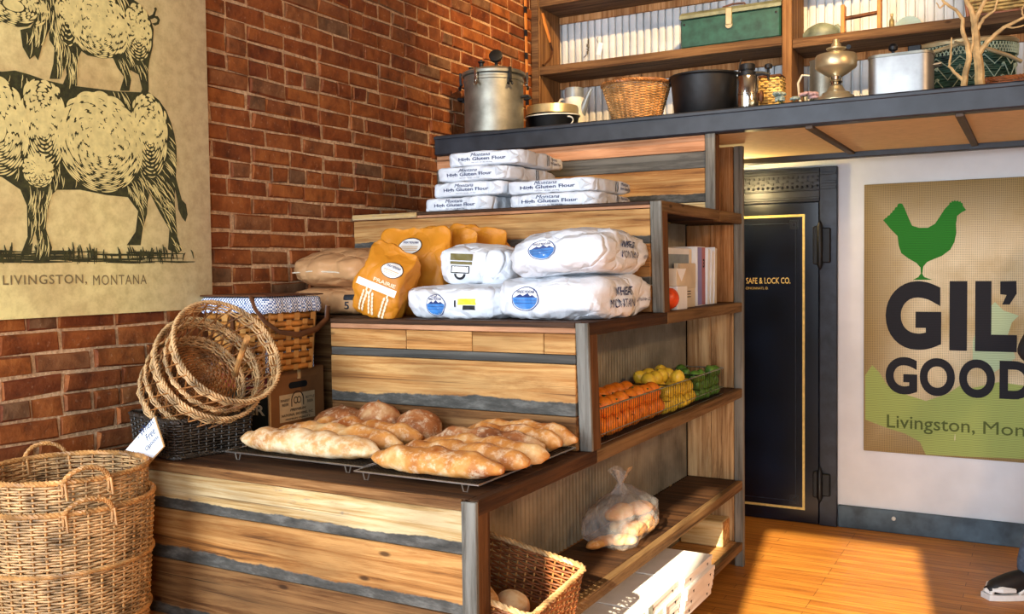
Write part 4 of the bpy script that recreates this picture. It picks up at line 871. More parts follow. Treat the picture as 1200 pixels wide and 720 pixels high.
MB().tube([(-.02, -.155, .292), (.10, -.18, .25), (.20, -.19, .20), (.245, -.16, .175)], .009, 8).build('handle', M_['brass'], c)

c = thing('red_wicker_tray', 'long shallow red-brown wicker tray on the ledge behind the branch', 'tray', (2.80, 2.55, HL))
cv = rect_curve(.46, .15, .085, .1, .03)
weave(MB(), cv, 12, 44, .003, .002, .0035).build('weave', M_['wicker_red'], c, angle=180); stakes(MB(), cv, 44, .002).build('stakes', M_['wicker_red'], c)
braid(MB(), loop(cv, 1, 90), .005, .005, 24).build('rim', M_['wicker_red'], c); MB().box(-.2, .2, -.055, .055, .002, .008).build('base', M_['wicker_brown'], c, smooth=False)

c = thing('driftwood_branch', 'pale forked driftwood branch standing upright on the dark ledge', 'branch', (2.535, 2.345, HL))
def limb(b, pts, r0, r1, seed=0):
    r = random.Random(seed); P = []
    for i in range(len(pts)-1):
        for k in range(4):
            t_ = k/4; P.append([pts[i][j]*(1-t_)+pts[i+1][j]*t_ + r.uniform(-.0016, .0016) for j in range(3)])
    P.append(pts[-1]); b.tube(P, [r0+(r1-r0)*i/(len(P)-1) for i in range(len(P))], 7)
o_ = lambda x, z, y=0: (x-2.535, y, z-HL)
tr = MB(); limb(tr, [o_(2.563, 2.2105), o_(2.560, 2.30), o_(2.552, 2.38), o_(2.546, 2.45), o_(2.540, 2.52)], .021, .014, 1); limb(tr, [o_(2.540, 2.51), o_(2.53, 2.56), o_(2.505, 2.62), o_(2.48, 2.72)], .013, .006, 2)
limb(tr, [o_(2.540, 2.51), o_(2.56, 2.56), o_(2.585, 2.60, -.02), o_(2.60, 2.72, -.02)], .012, .005, 3); tr.build('trunk', M_['bark'], c)
for pts, r0, r1 in (([o_(2.557, 2.38), o_(2.59, 2.42, -.03), o_(2.65, 2.47, -.04), o_(2.72, 2.495, -.05), o_(2.80, 2.54, -.05)], .012, .003), ([o_(2.65, 2.47, -.04), o_(2.69, 2.46, -.05), o_(2.76, 2.47, -.05)], .005, .002), ([o_(2.55, 2.48), o_(2.575, 2.52, -.02), o_(2.615, 2.545, -.03), o_(2.63, 2.61, -.03)], .008, .003), ([o_(2.72, 2.495, -.05), o_(2.715, 2.53, -.05), o_(2.73, 2.56, -.06)], .004, .0015)):
    b = MB(); limb(b, pts, r0, r1, 5); b.build('side_branch', M_['bark'], c)
b = MB(); limb(b, [o_(2.50, 2.2105, -.01), o_(2.507, 2.30, -.01), o_(2.522, 2.36, -.012), o_(2.515, 2.42, -.012), o_(2.497, 2.47, -.01), o_(2.495, 2.53, -.01), o_(2.47, 2.57, -.012), o_(2.425, 2.61, -.015), o_(2.39, 2.66, -.015)], .014, .004, 7); b.build('second_trunk', M_['bark'], c)
for pts, r0, r1 in (([o_(2.502, 2.27, -.01), o_(2.475, 2.30, -.02), o_(2.447, 2.335, -.03), o_(2.452, 2.38, -.03), o_(2.456, 2.455, -.03)], .008, .003), ([o_(2.43, 2.605, -.015), o_(2.41, 2.585, -.02), o_(2.395, 2.61, -.02)], .004, .002), ([o_(2.522, 2.36, -.012), o_(2.535, 2.43, -.01), o_(2.534, 2.48, -.01)], .006, .003)):
    b = MB(); limb(b, pts, r0, r1, 9); b.build('twig', M_['bark'], c)

# --- on the upper shelf -------------------------------------------------
Z1 = 2.765; Z1r = 2.741
c = thing('green_tool_chest', 'worn green metal tool chest with a latch and top handle on the upper shelf', 'tool box', (1.252, 3.30, Z1))
MB().box(-.285, .285, -.09, .09, 0, .165, .008).build('chest_body', M_['tool_green'], c, smooth=False)
MB().prism([(-.098, .166), (.098, .166), (.098, .185), (.06, .21), (-.06, .21), (-.098, .185)], 0, -.29, .29).build('lid', M_['tool_top'], c, smooth=False)
m = MB(); m.box(-.018, .018, -.104, -.09, .10, .195, .003); m.lathe([(.0001, -.004), (.02, -.004), (.02, .004), (.0001, .004)], 16); n0 = len(m.v)-16*4
m.v[n0:] = [(p[0], -.095+p[2], .10+p[1]) for p in m.v[n0:]]; m.build('latch', M_['brass'], c)
MB().tube([(-.075, 0, .212), (-.06, 0, .228), (0, -.01, .236), (.06, 0, .236), (.075, 0, .215)], .006, 6).build('top_handle', M_['leather'], c)
for x in (-.19, .2): MB().box(x-.035, x+.035, -.01, .02, .21, .217, .002).build('lid_clip', M_['iron'], c, smooth=False)
for x in (-.262, .262): MB().lathe([(.0001, 0), (.007, 0), (.007, .004), (.0001, .005)], 10).xf(Matrix.Translation((x, -.09, .135)) @ Matrix.Rotation(PI/2, 4, 'X')).build('corner_rivet', M_['iron'], c)

c = thing('pottery_duck', 'low grey-green mottled duck-shaped vessel on the shelf right of the divider', 'ornament', (1.735, 3.32, Z1r))
m = MB(); V = []
for i in range(15):
    t_ = i/14; x = -.10+.2*t_; r = .052*math.sin(PI*min(1, t_*.97+.02))**.55*(1.15-.35*abs(t_-.45)); V.append((x, r))
m.lathe([(max(r, .0001), x) for x, r in V], 20); m.v = [(p[2], p[1]*.9, max(p[0], -.035)+.036) for p in m.v]; m.build('body', M_['grey_green'], c)
MB().tube([(.06, 0, .055), (.085, -.01, .062), (.10, -.012, .045), (.098, -.012, .025)], [.016, .014, .011, .006], 10).build('neck', M_['grey_green'], c)

c = thing('wooden_paper_rack', 'small H-shaped wooden roller rack on the upper right shelf', 'rack', (1.945, 3.30, Z1r))
for s in (-1, 1): MB().box(s*.092-.010, s*.092+.010, -.03, .03, 0, .165 if s < 0 else .175, .003).build('upright', M_['knife_wood'], c, smooth=False)
MB().tube([(-.09, 0, .095), (.09, 0, .105)], .011, 10).build('roller', M_['rust'], c)

c = thing('little_bottle', 'tiny brass-capped glass bottle on the upper right shelf', 'bottle', (2.098, 3.29, Z1r))
MB().lathe([(.0001, 0), (.013, 0), (.014, .006), (.013, .05), (.006, .062), (.006, .075)], 14).build('bottle_body', M_['lamp_glass'], c); MB().lathe([(.008, .073), (.008, .086), (.0001, .087)], 10).build('cap', M_['brass'], c)
c = thing('fan_shell_dish', 'pale blue-grey fan-shaped dish leaning against the beadboard on the upper shelf', 'dish', (2.16, 3.44, Z1r), (-.25, 0, 0))
m = MB(); P = [(.0, 0)]+[(.075*math.sin(a)*(1+.04*(k % 2)), .02+.085*math.cos(a)*(1+.04*(k % 2))) for k, a in enumerate([-1.25+2.5*k/20 for k in range(21)])]
m.prism(P, 1, -.004, .004); m.build('dish', M_['blue_glass'], c)

c = thing('tan_splint_bin', 'square tan woven bin with red corners on the upper shelf above the green basket', 'basket', (2.62, 3.31, Z1r), (0, 0, -.06))
cv = rect_curve(.36, .19, .26, .12, .02)
weave(MB(), cv, 14, 26, .004, .002, .0085, sub=1).build('weave', M_['raffia'], c, angle=180); MB().box(-.15, .15, -.078, .078, .001, .24).build('lining', M_['splint'], c, smooth=False)
m = MB()
for sx in (-1, 1):
    for sy in (-1, 1): m.tube([(sx*.15, sy*.078, .0), (sx*.178, sy*.093, .26)], .010, 6)
m.build('corner_posts', M_['wicker_red'], c); m = MB(); m.tube(loop(cv, .03, 60), .008, 6, True); m.tube(loop(cv, 1, 60), .009, 6, True); m.build('rim', M_['wicker_red'], c)

# --- hanging things -----------------------------------------------------
c = thing('pruning_sickle', 'wooden-handled curved sickle hanging on the left side board of the shelving', 'tool', (.062, 3.29, 2.99))
MB().tube([(0, -.055, .115), (0, -.03, .06), (0, .03, -.02), (0, .045, -.045)], [.012, .015, .014, .011], 8, flat=.6).build('handle', M_['knife_wood'], c)
MB().tube([(0, .045, -.04), (0, .075, -.09), (0, .06, -.135), (0, 0, -.18), (0, -.05, -.21), (0, -.06, -.205)], [.007, .008, .008, .007, .005, .008], 6, flat=.35).build('blade', M_['rust'], c)
c = thing('wooden_yardstick', 'thin striped measuring stick leaning in the corner beside the shelving', 'stick', (.012, 3.12, HL))
MB().box(-.004, .004, -.012, .012, 0, 1.75, .001).xf(Matrix.Rotation(.02, 4, 'X')).build('stick_body', M_['knife_wood'], c, smooth=False)
m = MB()
for k in range(12): m.box(-.0045, .0045, -.0125, .0125, .14*k+.03, .14*k+.07)
m.xf(Matrix.Rotation(.02, 4, 'X')).build('dark_bands', M_['iron'], c, smooth=False)
c = thing('paper_tag', 'small white paper tag hanging from a nail on the sunlit beadboard', 'tag', (.325, 3.508, 2.905))
MB().prism([(-.020, -.035), (.012, -.045), (.030, .030), (.0, .042)], 1, -.004, -.001).build('tag_sheet', M_['card'], c, smooth=False); MB().tube([(-.006, -.002, .036), (-.012, -.004, .06), (-.008, 0, .075)], .0015, 4).build('hook', M_['iron'], c)
c = thing('herb_sprig', 'thin dried herb sprig hanging on the beadboard beside the paper tag', 'herb', (.25, 3.505, 2.96))
m = MB(); m.tube([(0, 0, .02), (.006, -.004, -.03), (-.004, -.006, -.08), (-.03, -.006, -.10)], .002, 4); r = random.Random(2)
for k in range(14):
    z = -.08+.09*k/14; s = r.choice((-1, 1)); m.tube([(0, -.004, z), (s*.012, -.008, z+.006)], [.003, .0008], 4)
m.build('stem', M_['herb'], c)
# ================================================================== BASKETS ON THE LEFT
def hamper(label, z, rt, rb, h, seed, bands, loc):
    c = thing('wicker_hamper', label, 'basket', (loc[0], loc[1], z), (0, 0, math.radians(-22)))
    cv = round_curve(lambda v: (rb+(rt-rb)*v, .004+h*v))
    weave(MB(), cv, int(h/.0076), 42, .0048, .0020, .0037, seed=seed).build('weave', M_['wicker_pale'], c, angle=180); stakes(MB(), cv, 42, .0036, 5).build('stakes', M_['wicker_honey'], c)
    braid(MB(), loop(cv, 1.0, 160), .0045, .0048, 38).build('rim', M_['wicker_honey'], c)
    for v in bands: m = MB(); braid(m, loop(cv, v, 140), .0034, .0040, 34); m.v = [tuple(Vector(p)+Vector((p[0], p[1], 0)).normalized()*.006) for p in m.v]; m.build('band', M_['wicker_honey'], c)
    for a in (0, PI):
        p = [Vector(((rt+.004)*math.cos(a+s), (rt+.004)*math.sin(a+s), h-.004)) for s in (-.26, .26)]
        hd = rope_handle(p[0], p[1], .046, (math.cos(a)*.020, math.sin(a)*.020, 0), .0036, .0040, 36, 8)
        for q in p: hd.tube([q+Vector((0,0,.008)), q-Vector((0,0,.024))], .0042, 6); hd.tube([q+Vector((.008,.004,.008)), q+Vector((.012,.008,-.04))], .004, 5); hd.tube([q+Vector((-.007,-.003,.008)), q+Vector((-.004,.0,-.034))], .003, 5)
        hd.build('handle', M_['wicker_honey'], c)
    MB().lathe([(.0001, .004), (rb-.004, .004), (rb-.004, .014), (.0001, .014)], 32).build('base', M_['wicker_brown'], c); return c
hamper('outer pale wicker hamper standing on the floor against the brick wall', 0, .243, .188, .845, 1, (.36, .60, .80), (.272, -.315))
hamper('inner wicker hamper nested inside the other, its rim and handles higher', .085, .229, .174, .845, 2, (.84,), (.272, -.315))
c = thing('handwritten_card', 'white hand-lettered wheat free card tucked behind the hampers', 'sign', (.30, -.062, .88))
y0 = -.062
MB().prism([(.363, 1.055), (.402, .963), (.306, .881), (.222, .937)], 1, y0, y0+.004).build('backing', M_['carton_edge'], c, True, smooth=False)
MB().prism([(.361, 1.052), (.399, .963), (.352, .924), (.226, .938)], 1, y0-.002, y0-.0002).build('card_sheet', M_['card'], c, True, smooth=False)
dr = Vector((.143, 0, .120)).normalized(); du = Vector((-.120, 0, .143)).normalized()
print_on('lettering', merge2(words('- Wheat', .055, .150, -.006, .016, 0, .25), words('Free', .085, .135, -.034, -.012, 0, .25), words('Options', .060, .135, -.058, -.040, 0, .25)), M_['ink_blue'], c, (.245, y0-.002, .945), dr, du, .0008)

c = thing('dark_wicker_tray', 'dark brown rectangular wicker tray under the round open baskets on the bread tier', 'basket', (.235, .20, H1), (0, 0, math.radians(-16)))
cv = rect_curve(.34, .30, .122, .05, .035, .003)
weave(MB(), cv, 14, 44, .0045, .002, .0042, seed=4).build('weave', M_['wicker_black'], c, angle=180); stakes(MB(), cv, 44, .0028).build('stakes', M_['wicker_black'], c)
braid(MB(), loop(cv, 1, 110), .005, .005, 30).build('rim', M_['wicker_black'], c); braid(MB(), loop(cv, .03, 110), .004, .004, 30).build('foot_band', M_['wicker_black'], c)
MB().box(-.155, .155, -.135, .135, .004, .010).build('base', M_['wicker_black'], c, smooth=False)

AX = Vector((.83, -.12, .55)).normalized()
def open_basket(label, top, rt, rb, h, seed, mats, handle):
    base = Vector(top) - AX*h
    c = thing('open_weave_basket', label, 'basket', tuple(base), tuple(AX.to_track_quat('Z', 'Y').to_euler()))
    cv = round_curve(lambda v: (rb+(rt-rb)*max(v, 0)**.8, .01+(h-.01)*v))
    for v, R, nm, nr in ((1.0, .0055, 'rim', 6), (.50, .004, 'middle_band', 3), (.14, .005, 'foot_band', 5)):
        m = MB(); braid(m, loop(cv, v, 130), R, R*.62, 30, 3); weave(m, cv, nr, 26, .0055, .0030, .0034, v0=v-.034*nr, v1=v-.01, seed=seed); m.build(nm, M_[mats[0]], c, angle=180)
    m = MB(); n = 26
    for i in range(n):
        for s in (-1, 1):
            m.tube([cv((i+s*1.6*k/4)/n, .02+.98*k/4)[0] + cv((i+s*1.6*k/4)/n, 0)[1]*(.002*s) for k in range(5)], .0028, 5)
    m.build('lattice', M_[mats[1]], c)
    m = MB()
    for k in range(1, 15):                                      # round woven base
        r = rb*k/15; N = 40; m.tube([(r*math.cos(2*PI*i/N), r*math.sin(2*PI*i/N), .008+.004*math.cos(PI*i+PI*k)) for i in range(N)], .0042, 4, True)
    for k in range(16): a = 2*PI*k/16; m.tube([(0, 0, .008), (rb*math.cos(a), rb*math.sin(a), .008)], .003, 4)
    m.build('woven_base', M_[mats[1]], c, angle=180)
    if handle:
        iv = c.matrix_basis.inverted() if False else (Matrix.Translation(base) @ AX.to_track_quat('Z', 'Y').to_matrix().to_4x4()).inverted()
        P = [iv @ Vector(p) for p in ((.475, .17, 1.165), (.55, .12, 1.23), (.615, .09, 1.30))]
        m = MB().tube(P, .009, 8); braid(m, [P[0], P[0].lerp(P[2], .5), P[2]], .006, .006, 5, 2, False); m.build('handle_bar', M_['wicker_honey'], c)
    return c
open_basket('lower open-weave round basket tipped on its side on the dark wicker tray', (.372, .163, 1.187), .192, .150, .215, 1, ('wicker_pale', 'wicker_brown'), False)
open_basket('upper open-weave round basket with a wooden bar, tipped inside the other one', (.470, .148, 1.248), .188, .140, .20, 2, ('wicker_pale', 'wicker_brown'), True)

# beverage carton and picnic basket
c = thing('beverage_carton', 'old brown beverage carton with printed sides beneath the picnic basket', 'box', (.15, .70, H1))
cx0, cx1, cy0, cy1, cz0, cz1 = .01, .265, .545, .86, H1, 1.128
MB().box(cx0, cx1, cy0, cy1, cz0+.001, cz1, .004).build('carton_body', M_['carton'], c, True, smooth=False)
m = MB(); m.prism([(cy0+.006, cz1-.004), (cy1-.006, cz1-.004), (cy1-.05, cz1-.035), (cy0+.05, cz1-.035)], 0, cx1+.0005, cx1+.004); m.build('top_flap', M_['carton'], c, True, smooth=False)
MB().box(cx1, cx1+.006, .70, .716, cz1-.04, cz1-.002, .001).build('flap_tape', M_['carton_edge'], c, True, smooth=False)
m = MB(); m.box(cx1-.002, cx1+.004, cy0-.003, cy0+.006, cz0, cz1); m.box(cx0, cx1+.002, cy0-.004, cy0+.002, cz1-.012, cz1+.002); m.build('worn_edges', M_['carton_edge'], c, True, smooth=False)
def on_side(nm, sh, mt, off): return print_on(nm, sh, mt, c, (cx1, 0, 0), (0,1,0), (0,0,1), off)
def on_front(nm, sh, mt, off): return print_on(nm, sh, mt, c, (0, cy0, 0), (1,0,0), (0,0,1), off)
on_side('hand_hole', merge2(rect2(.665, .745, cz1-.075, cz1-.050, 1, 1), disc2(.665, cz1-.0625, .013, .0125, 1, 12), disc2(.745, cz1-.0625, .013, .0125, 1, 12)), M_['black_void'], .0012)
on_side('label_panel', rect2(.60, .80, cz0+.03, cz0+.135, 1, 1), M_['print_tan'], .0008)
on_side('arch_emblem', merge2(disc2(.70, cz0+.108, .036, .036, 1, 20, 0, PI, .86), rect2(.664, .669, cz0+.085, cz0+.108, 1, 1), rect2(.731, .736, cz0+.085, cz0+.108, 1, 1), disc2(.690, cz0+.108, .012, .014, 1, 14, 0, 2*PI, .7), disc2(.708, cz0+.108, .012, .014, 1, 14, 0, 2*PI, .7)), M_['ink_dark'], .0015)
on_side('brown_lettering', merge2(words('NATIONAL BREWING, INC.', .61, .79, cz0+.048, cz0+.060, .01), words('PREMIUM QUALITY', .63, .77, cz0+.034, cz0+.042, .01), words('PREMIUM', .655, .745, cz0+.068, cz0+.078, .01, .3), words('FINEST', .605, .655, cz0+.108, cz0+.118, .005), words('BEER', .612, .648, cz0+.092, cz0+.102, .005), words('BOTTLE', .745, .795, cz0+.108, cz0+.118, .005), words('BEER', .752, .788, cz0+.092, cz0+.102, .005)), M_['ink_dark'], .0016)
on_front('green_field', rect2(cx0+.004, cx1-.006, cz0+.004, cz1-.07, 1, 1), M_['crate_green'], .0008)
on_front('red_band', rect2(cx0+.004, cx1-.006, cz1-.07, cz1-.012, 1, 1), M_['crate_red'], .0009)
on_front('pale_lettering', words('BEST', .10, .235, cz1-.058, cz1-.024, .02), M_['print_cream'], .0016); on_front('large_pale_lettering', words('BEER', .08, .245, cz0+.065, cz0+.105, .03), M_['print_cream'], .0016)

c = thing('picnic_basket', 'woven splint picnic basket with blue gingham lining atop the beverage carton', 'basket', (.183, .605, 1.129))
W2, D2_, HP = .325, .30, .285
cv = rect_curve(W2, D2_, HP-.02, .10, .03, .004)
weave(MB(), cv, 11, 26, .0022, .0008, .0126, seed=9, sub=1).build('weave', M_['splint'], c, angle=180)
m = MB()
for i in range(26):
    a, n1 = cv((i-.32)/26, 0); b_, n2 = cv((i-.32)/26, 1); t1, _ = cv((i+.32)/26, 0); t2, _ = cv((i+.32)/26, 1); m.add([a, t1, t2, b_], [(0, 1, 2, 3)])
m.build('upright_splints', M_['splint_lt'], c, angle=180)
MB().box(-.14, .14, -.128, .128, .006, HP-.03).build('lining', M_['gingham'], c, smooth=False)
m = MB(); N = 150; V = []
for i in range(N):
    r = .5+.5*math.sin(i*1.9)+.4*math.sin(i*.7); p, n_ = cv(i/N, 1)
    for k, (dz, o) in enumerate(((.012, .0), (.006, .010), (-.012, .013+.004*r), (-.034, .013+.006*r), (-.042-.004*r, .011))): q = p+n_*o; q.z = HP-.016+dz; V.append(q)
m.add(V, [(i*5+k, ((i+1) % N)*5+k, ((i+1) % N)*5+k+1, i*5+k+1) for i in range(N) for k in range(4)]); m.build('gingham_ruffle', M_['gingham'], c, angle=180)
MB().box(-W2/2-.008, W2/2+.008, -D2_/2-.008, D2_/2+.008, HP, HP+.006, .002).build('lid', M_['leather'], c, smooth=False)
lo = lambda *p: Vector(p) - Vector((.183, .605, 1.129))
MB().tube([lo(.285, .443, 1.42), lo(.315, .436, 1.37), lo(.352, .442, 1.325), lo(.366, .50, 1.285), lo(.368, .60, 1.268), lo(.370, .70, 1.285), lo(.374, .755, 1.32), lo(.372, .765, 1.37)], .011, 8, flat=.4).build('handle', M_['leather'], c)
MB().box(-.008, .008, -D2_/2-.008, -D2_/2-.002, .01, HP-.03).build('strap', M_['leather'], c, smooth=False)

# ================================================================== SACKS AND BAGS
def sack_geo(W, L, T, seed, pf=0.0, pb=.5, wr=.006, p=7, n=16, sag=0.0, puff=.10, flatb=True):
    V = {}; F = []; out = []
    def key(q): return tuple(round(x, 4) for x in q)
    def vid(q):
        k = key(q)
        if k not in V: V[k] = len(out); out.append(Vector(q))
        return V[k]
    for ax in range(3):
        for s in (-1, 1):
            for i in range(n):
                for j in range(n):
                    quad = []
                    for a, b_ in ((i, j), (i+1, j), (i+1, j+1), (i, j+1)):
                        q = [0, 0, 0]; q[ax] = s; q[(ax+1) % 3] = -1+2*a/n; q[(ax+2) % 3] = -1+2*b_/n; quad.append(vid(q))
                    F.append(tuple(quad))
    R = []
    so = Vector((seed*3.17, seed*1.31, seed*.77))
    for q in out:
        nn = (abs(q.x)**p+abs(q.y)**p+abs(q.z)**p)**(1/p); a, b_, c_ = q/nn
        e = lambda t_: max(0, min(1, t_))**2*(3-2*max(0, min(1, t_)))
        f_ = e((-b_-.35)/.65); k_ = e((b_-.35)/.65); th = (1-pf*f_)*(1-pb*k_)
        x = a*W/2*(1+.03*(pf*f_+pb*k_)-.02*(1-b_*b_)); y = b_*L/2; z = c_*T/2*th*(1+puff*(1-a*a)*(1-b_*b_))
        P = Vector((x, y, z)); w = wr*(.5+1.1*max(abs(b_)**3, abs(a)**4))
        d = Vector((a, b_, c_)).normalized()
        P += d*w*(noise.noise(P*11+so)*1.1 + (.5-abs(noise.noise(P*23+so)))*.8 + .4*noise.noise(P*50+so))
        P.z += -sag*(b_*b_)*T - T*.5*0
        R.append(P)
    zmin = -T/2*.94
    if flatb: R = [Vector((q.x, q.y, max(q.z, zmin))) for q in R]
    zm = min(q.z for q in R); return [Vector((q.x, q.y, q.z-zm)) for q in R], F
def make_sack(name, label, cat, loc, rot, W, L, T, seed, mat, group=None, upright=False, **kw):
    c = thing(name, label, cat, loc, rot, group); V, F = sack_geo(W, L, T, seed, **kw); m = MB().add(V, F)
    if upright: m.xf(Matrix.Translation((0, T/2, L/2)) @ Matrix.Rotation(PI/2, 4, 'X'))
    b = m.build('sack_body', M_[mat], c, angle=180); return c, b, bvh_of(b)
def end_print(c, bv, shape, mat, nm, zc, L, off=.002): return print_on(nm, shape, M_[mat], c, (0, -L/2, zc), (1,0,0), (0,0,1), off, bv)
def side_print(c, bv, shape, mat, nm, zc, W, off=.002): return print_on(nm, shape, M_[mat], c, (W/2, 0, zc), (0,1,0), (0,0,1), off, bv)
# six sacks of high gluten flour on the top tier
FL = [(.350, .705, 0, 'bottom', 'left'), (.376, .745, 1, 'second from bottom', 'left'), (.398, .775, 2, 'third from bottom', 'left'), (.440, .815, 3, 'top', 'left'), (.775, 1.195, 0, 'lower', 'right'), (.765, 1.190, 1, 'upper', 'right')]
for k, (x0, x1, lv, lvl, side) in enumerate(FL):
    W = x1-x0; L = .50 if side == 'left' else .42; T = .066 if side == 'left' else .060; yf = 1.462+.012*lv+.004*(k % 2)
    c, b, bv = make_sack('flour_sack', f'white blue-lettered flour sack, {lvl} of the {side} stack on the top tier', 'flour sack', ((x0+x1)/2, yf+L/2, H3+lv*(T+.001)), euler(0, 0, (-2, 1.5, -1, 2.5, 1, -2)[k]), W, L, T, 20+k, 'sack_white', 'flour sacks on the top tier', pf=0, pb=.35, wr=.0055, p=9, puff=.05)
    s = W/.37
    end_print(c, bv, merge2(words('Montana', -.055*s, .04*s, .006, .021, .012, .35), words('High Gluten Flour', -.115*s, .115*s, -.016, .003, .02), words('NET WT. 50 LBS. (22.7kg)', -.05*s, .05*s, -.024, -.019, 0)), 'ink_blue', 'front_lettering', T/2, L)
    side_print(c, bv, merge2(rect2(.02, .026, -T*.36, T*.36, 1, 4), rect2(.036, .042, -T*.36, T*.36, 1, 4)), 'ink_black', 'side_stripes', T/2, W, .003)
    if side == 'right' or lv == 3: side_print(c, bv, merge2(words('Montana', .07, .14, .006, .02, .01, .3), words('High Gluten Flour', .06, .18, -.016, .0, .02)), 'ink_blue', 'side_lettering', T/2, W, .003)
    fm = MB()
    for z_ in (.25, .75): pass
    fm.add([(W/2-.055, -L/2-.003, T*.12), (W/2-.012, -L/2+.002, T*.45), (W/2-.055, -L/2-.004, T*.85), (W/2-.030, -L/2-.010, T*.5)], [(0, 3, 1), (1, 3, 2), (0, 2, 3)])
    fm.build('end_fold', M_['sack_white'], c, smooth=False)

def oval_logo(c, put, cx, cz, rx, rz, txt='WHEAT MONTANA'):
    put(disc2(cx, cz, rx, rz, 4, 32), 'logo_dark', 'logo_ring', .0022); put(disc2(cx, cz, rx*.93, rz*.93, 4, 32), 'logo_white', 'logo_ground', .0030)
    V, F = disc2(cx, cz, rx*.90, rz*.88, 5, 32); cut = cz+rz*.12
    V = [(a, min(b_, cut + .10*rz*math.sin((a-cx)/rx*9)*0)) for a, b_ in V]; put((V, F), 'logo_blue', 'logo_water', .0038)
    mt = [(cx-rx*.75, cut), (cx-rx*.4, cut+rz*.26), (cx-rx*.2, cut+rz*.12), (cx+rx*.1, cut+rz*.34), (cx+rx*.35, cut+rz*.10), (cx+rx*.55, cut+rz*.2), (cx+rx*.8, cut)]
    put(([(a, b_) for a, b_ in mt], [(0, 1, 2), (0, 2, 6), (2, 3, 4), (2, 4, 6), (4, 5, 6)]), 'logo_dark', 'logo_mountains', .0042)
    put(words(txt, cx-rx*.66, cx+rx*.66, cz+rz*.44, cz+rz*.70, .01), 'logo_dark', 'logo_lettering', .0044)
    put(merge2(*[rect2(cx-rx*.8, cx+rx*.8, cz+rz*q, cz+rz*(q+.035), 6, 1) for q in (-.12, -.38)]), 'logo_dark', 'logo_waves', .0044)
# two big white wheat sacks at the right end of the second tier
c, b, bv = make_sack('wheat_sack', 'large blue-emblemed white wheat sack lying flat at the right end of second tier', 'wheat sack', (1.292, 1.078, H2), euler(0, 0, 1), .415, .61, .152, 41, 'sack_white', 'white wheat sacks on the second tier', pf=.14, pb=.42, wr=.014, p=5, puff=.18)
E_ = lambda sh, mt, nm, off: end_print(c, bv, sh, mt, nm, .075, .60, off)
oval_logo(c, E_, -.055, .0, .055, .042)
side_print(c, bv, merge2(words('WHEAT', -.15, .02, .006, .036, .02, .1), words('MONTANA', -.18, .03, -.036, -.006, 0, .1)), 'ink_blue', 'side_lettering', .075, .39, .004)
side_print(c, bv, words('@Prairie Gold', .10, .24, -.01, .008, .0, .3), 'ink_blue', 'side_note', .06, .39, .003)
c, b, bv = make_sack('wheat_sack', 'large blue-emblemed white wheat sack tilted on top of the other big sack', 'wheat sack', (1.325, 1.055, H2+.148), euler(-2.5, -5, 5), .375, .57, .150, 42, 'sack_white', 'white wheat sacks on the second tier', pf=.10, pb=.45, wr=.016, p=4.5, puff=.24)
oval_logo(c, E_ := (lambda sh, mt, nm, off: end_print(c, bv, sh, mt, nm, .085, .57, off)), -.035, .0, .050, .034)
side_print(c, bv, merge2(words('WHEAT', -.10, .05, .012, .038, .02, .1), words('MONTANA', -.12, .06, -.026, .0, 0, .1)), 'ink_blue', 'side_lettering', .07, .37, .004)
side_print(c, bv, words('@Prairie Gold', .13, .23, -.01, .006, 0, .3), 'ink_blue', 'side_note', .06, .37, .003)
c, b, bv = make_sack('wheat_sack', 'smaller white wheat sack with blue emblem and yellow sticker, mid second tier', 'wheat sack', (.918, .955, H2), euler(0, 0, 0), .405, .36, .118, 43, 'sack_white', 'white wheat sacks on the second tier', pf=.08, pb=.2, wr=.012, p=5, puff=.14)
oval_logo(c, E_ := (lambda sh, mt, nm, off: end_print(c, bv, sh, mt, nm, .056, .36, off)), -.045, -.006, .045, .040)
E_(rect2(.05, .12, -.004, .018), 'yellow', 'yellow_sticker', .003); E_(merge2(rect2(.068, .115, -.022, -.006), rect2(.036, .042, -.012, .012, 1, 3)), 'ink_black', 'sticker_print', .003)
c, b, bv = make_sack('wheat_sack', 'white wheat sack with an olive label and folded open end, resting above the stickered sack', 'wheat sack', (.895, 1.06, H2+.119), euler(0, 3, 24), .29, .34, .150, 44, 'sack_white', 'white wheat sacks on the second tier', pf=.05, pb=.3, wr=.013, p=4.5, puff=.15)
E_ = lambda sh, mt, nm, off: end_print(c, bv, sh, mt, nm, .07, .34, off)
E_(merge2(rect2(-.105, -.02, .02, .045), rect2(-.105, -.02, .005, .016)), 'olive', 'olive_label', .003); E_(merge2(rect2(-.10, -.03, -.028, .000), disc2(-.065, -.030, .022, .022, 2, 16, PI, 2*PI, .0)), 'ink_black', 'label_outline', .003); E_(merge2(rect2(-.096, -.034, -.024, -.003), disc2(-.065, -.030, .013, .013, 2, 16, PI, 2*PI, .0)), 'logo_white', 'label_ground', .0038)
fl_ = MB(); N = 22; V = []
for k, (r, d, tw) in enumerate(((.052, .0, 0), (.056, -.012, .1), (.040, -.018, .25), (.012, -.008, .5))):
    for i in range(N): a = 2*PI*i/N+tw; rr = r*(1+.12*math.sin(3*a)); V.append((.065+rr*.62*math.cos(a), -.165+d, .085+rr*math.sin(a)))
fl_.add(V, [(k*N+i, k*N+(i+1) % N, (k+1)*N+(i+1) % N, (k+1)*N+i) for k in range(3) for i in range(N)]); fl_.build('folded_mouth', M_['sack_white'], c, angle=180)
side_print(c, bv, words('22', -.03, .05, -.02, .03, .0), 'ink_black', 'side_number', .08, .27, .003)
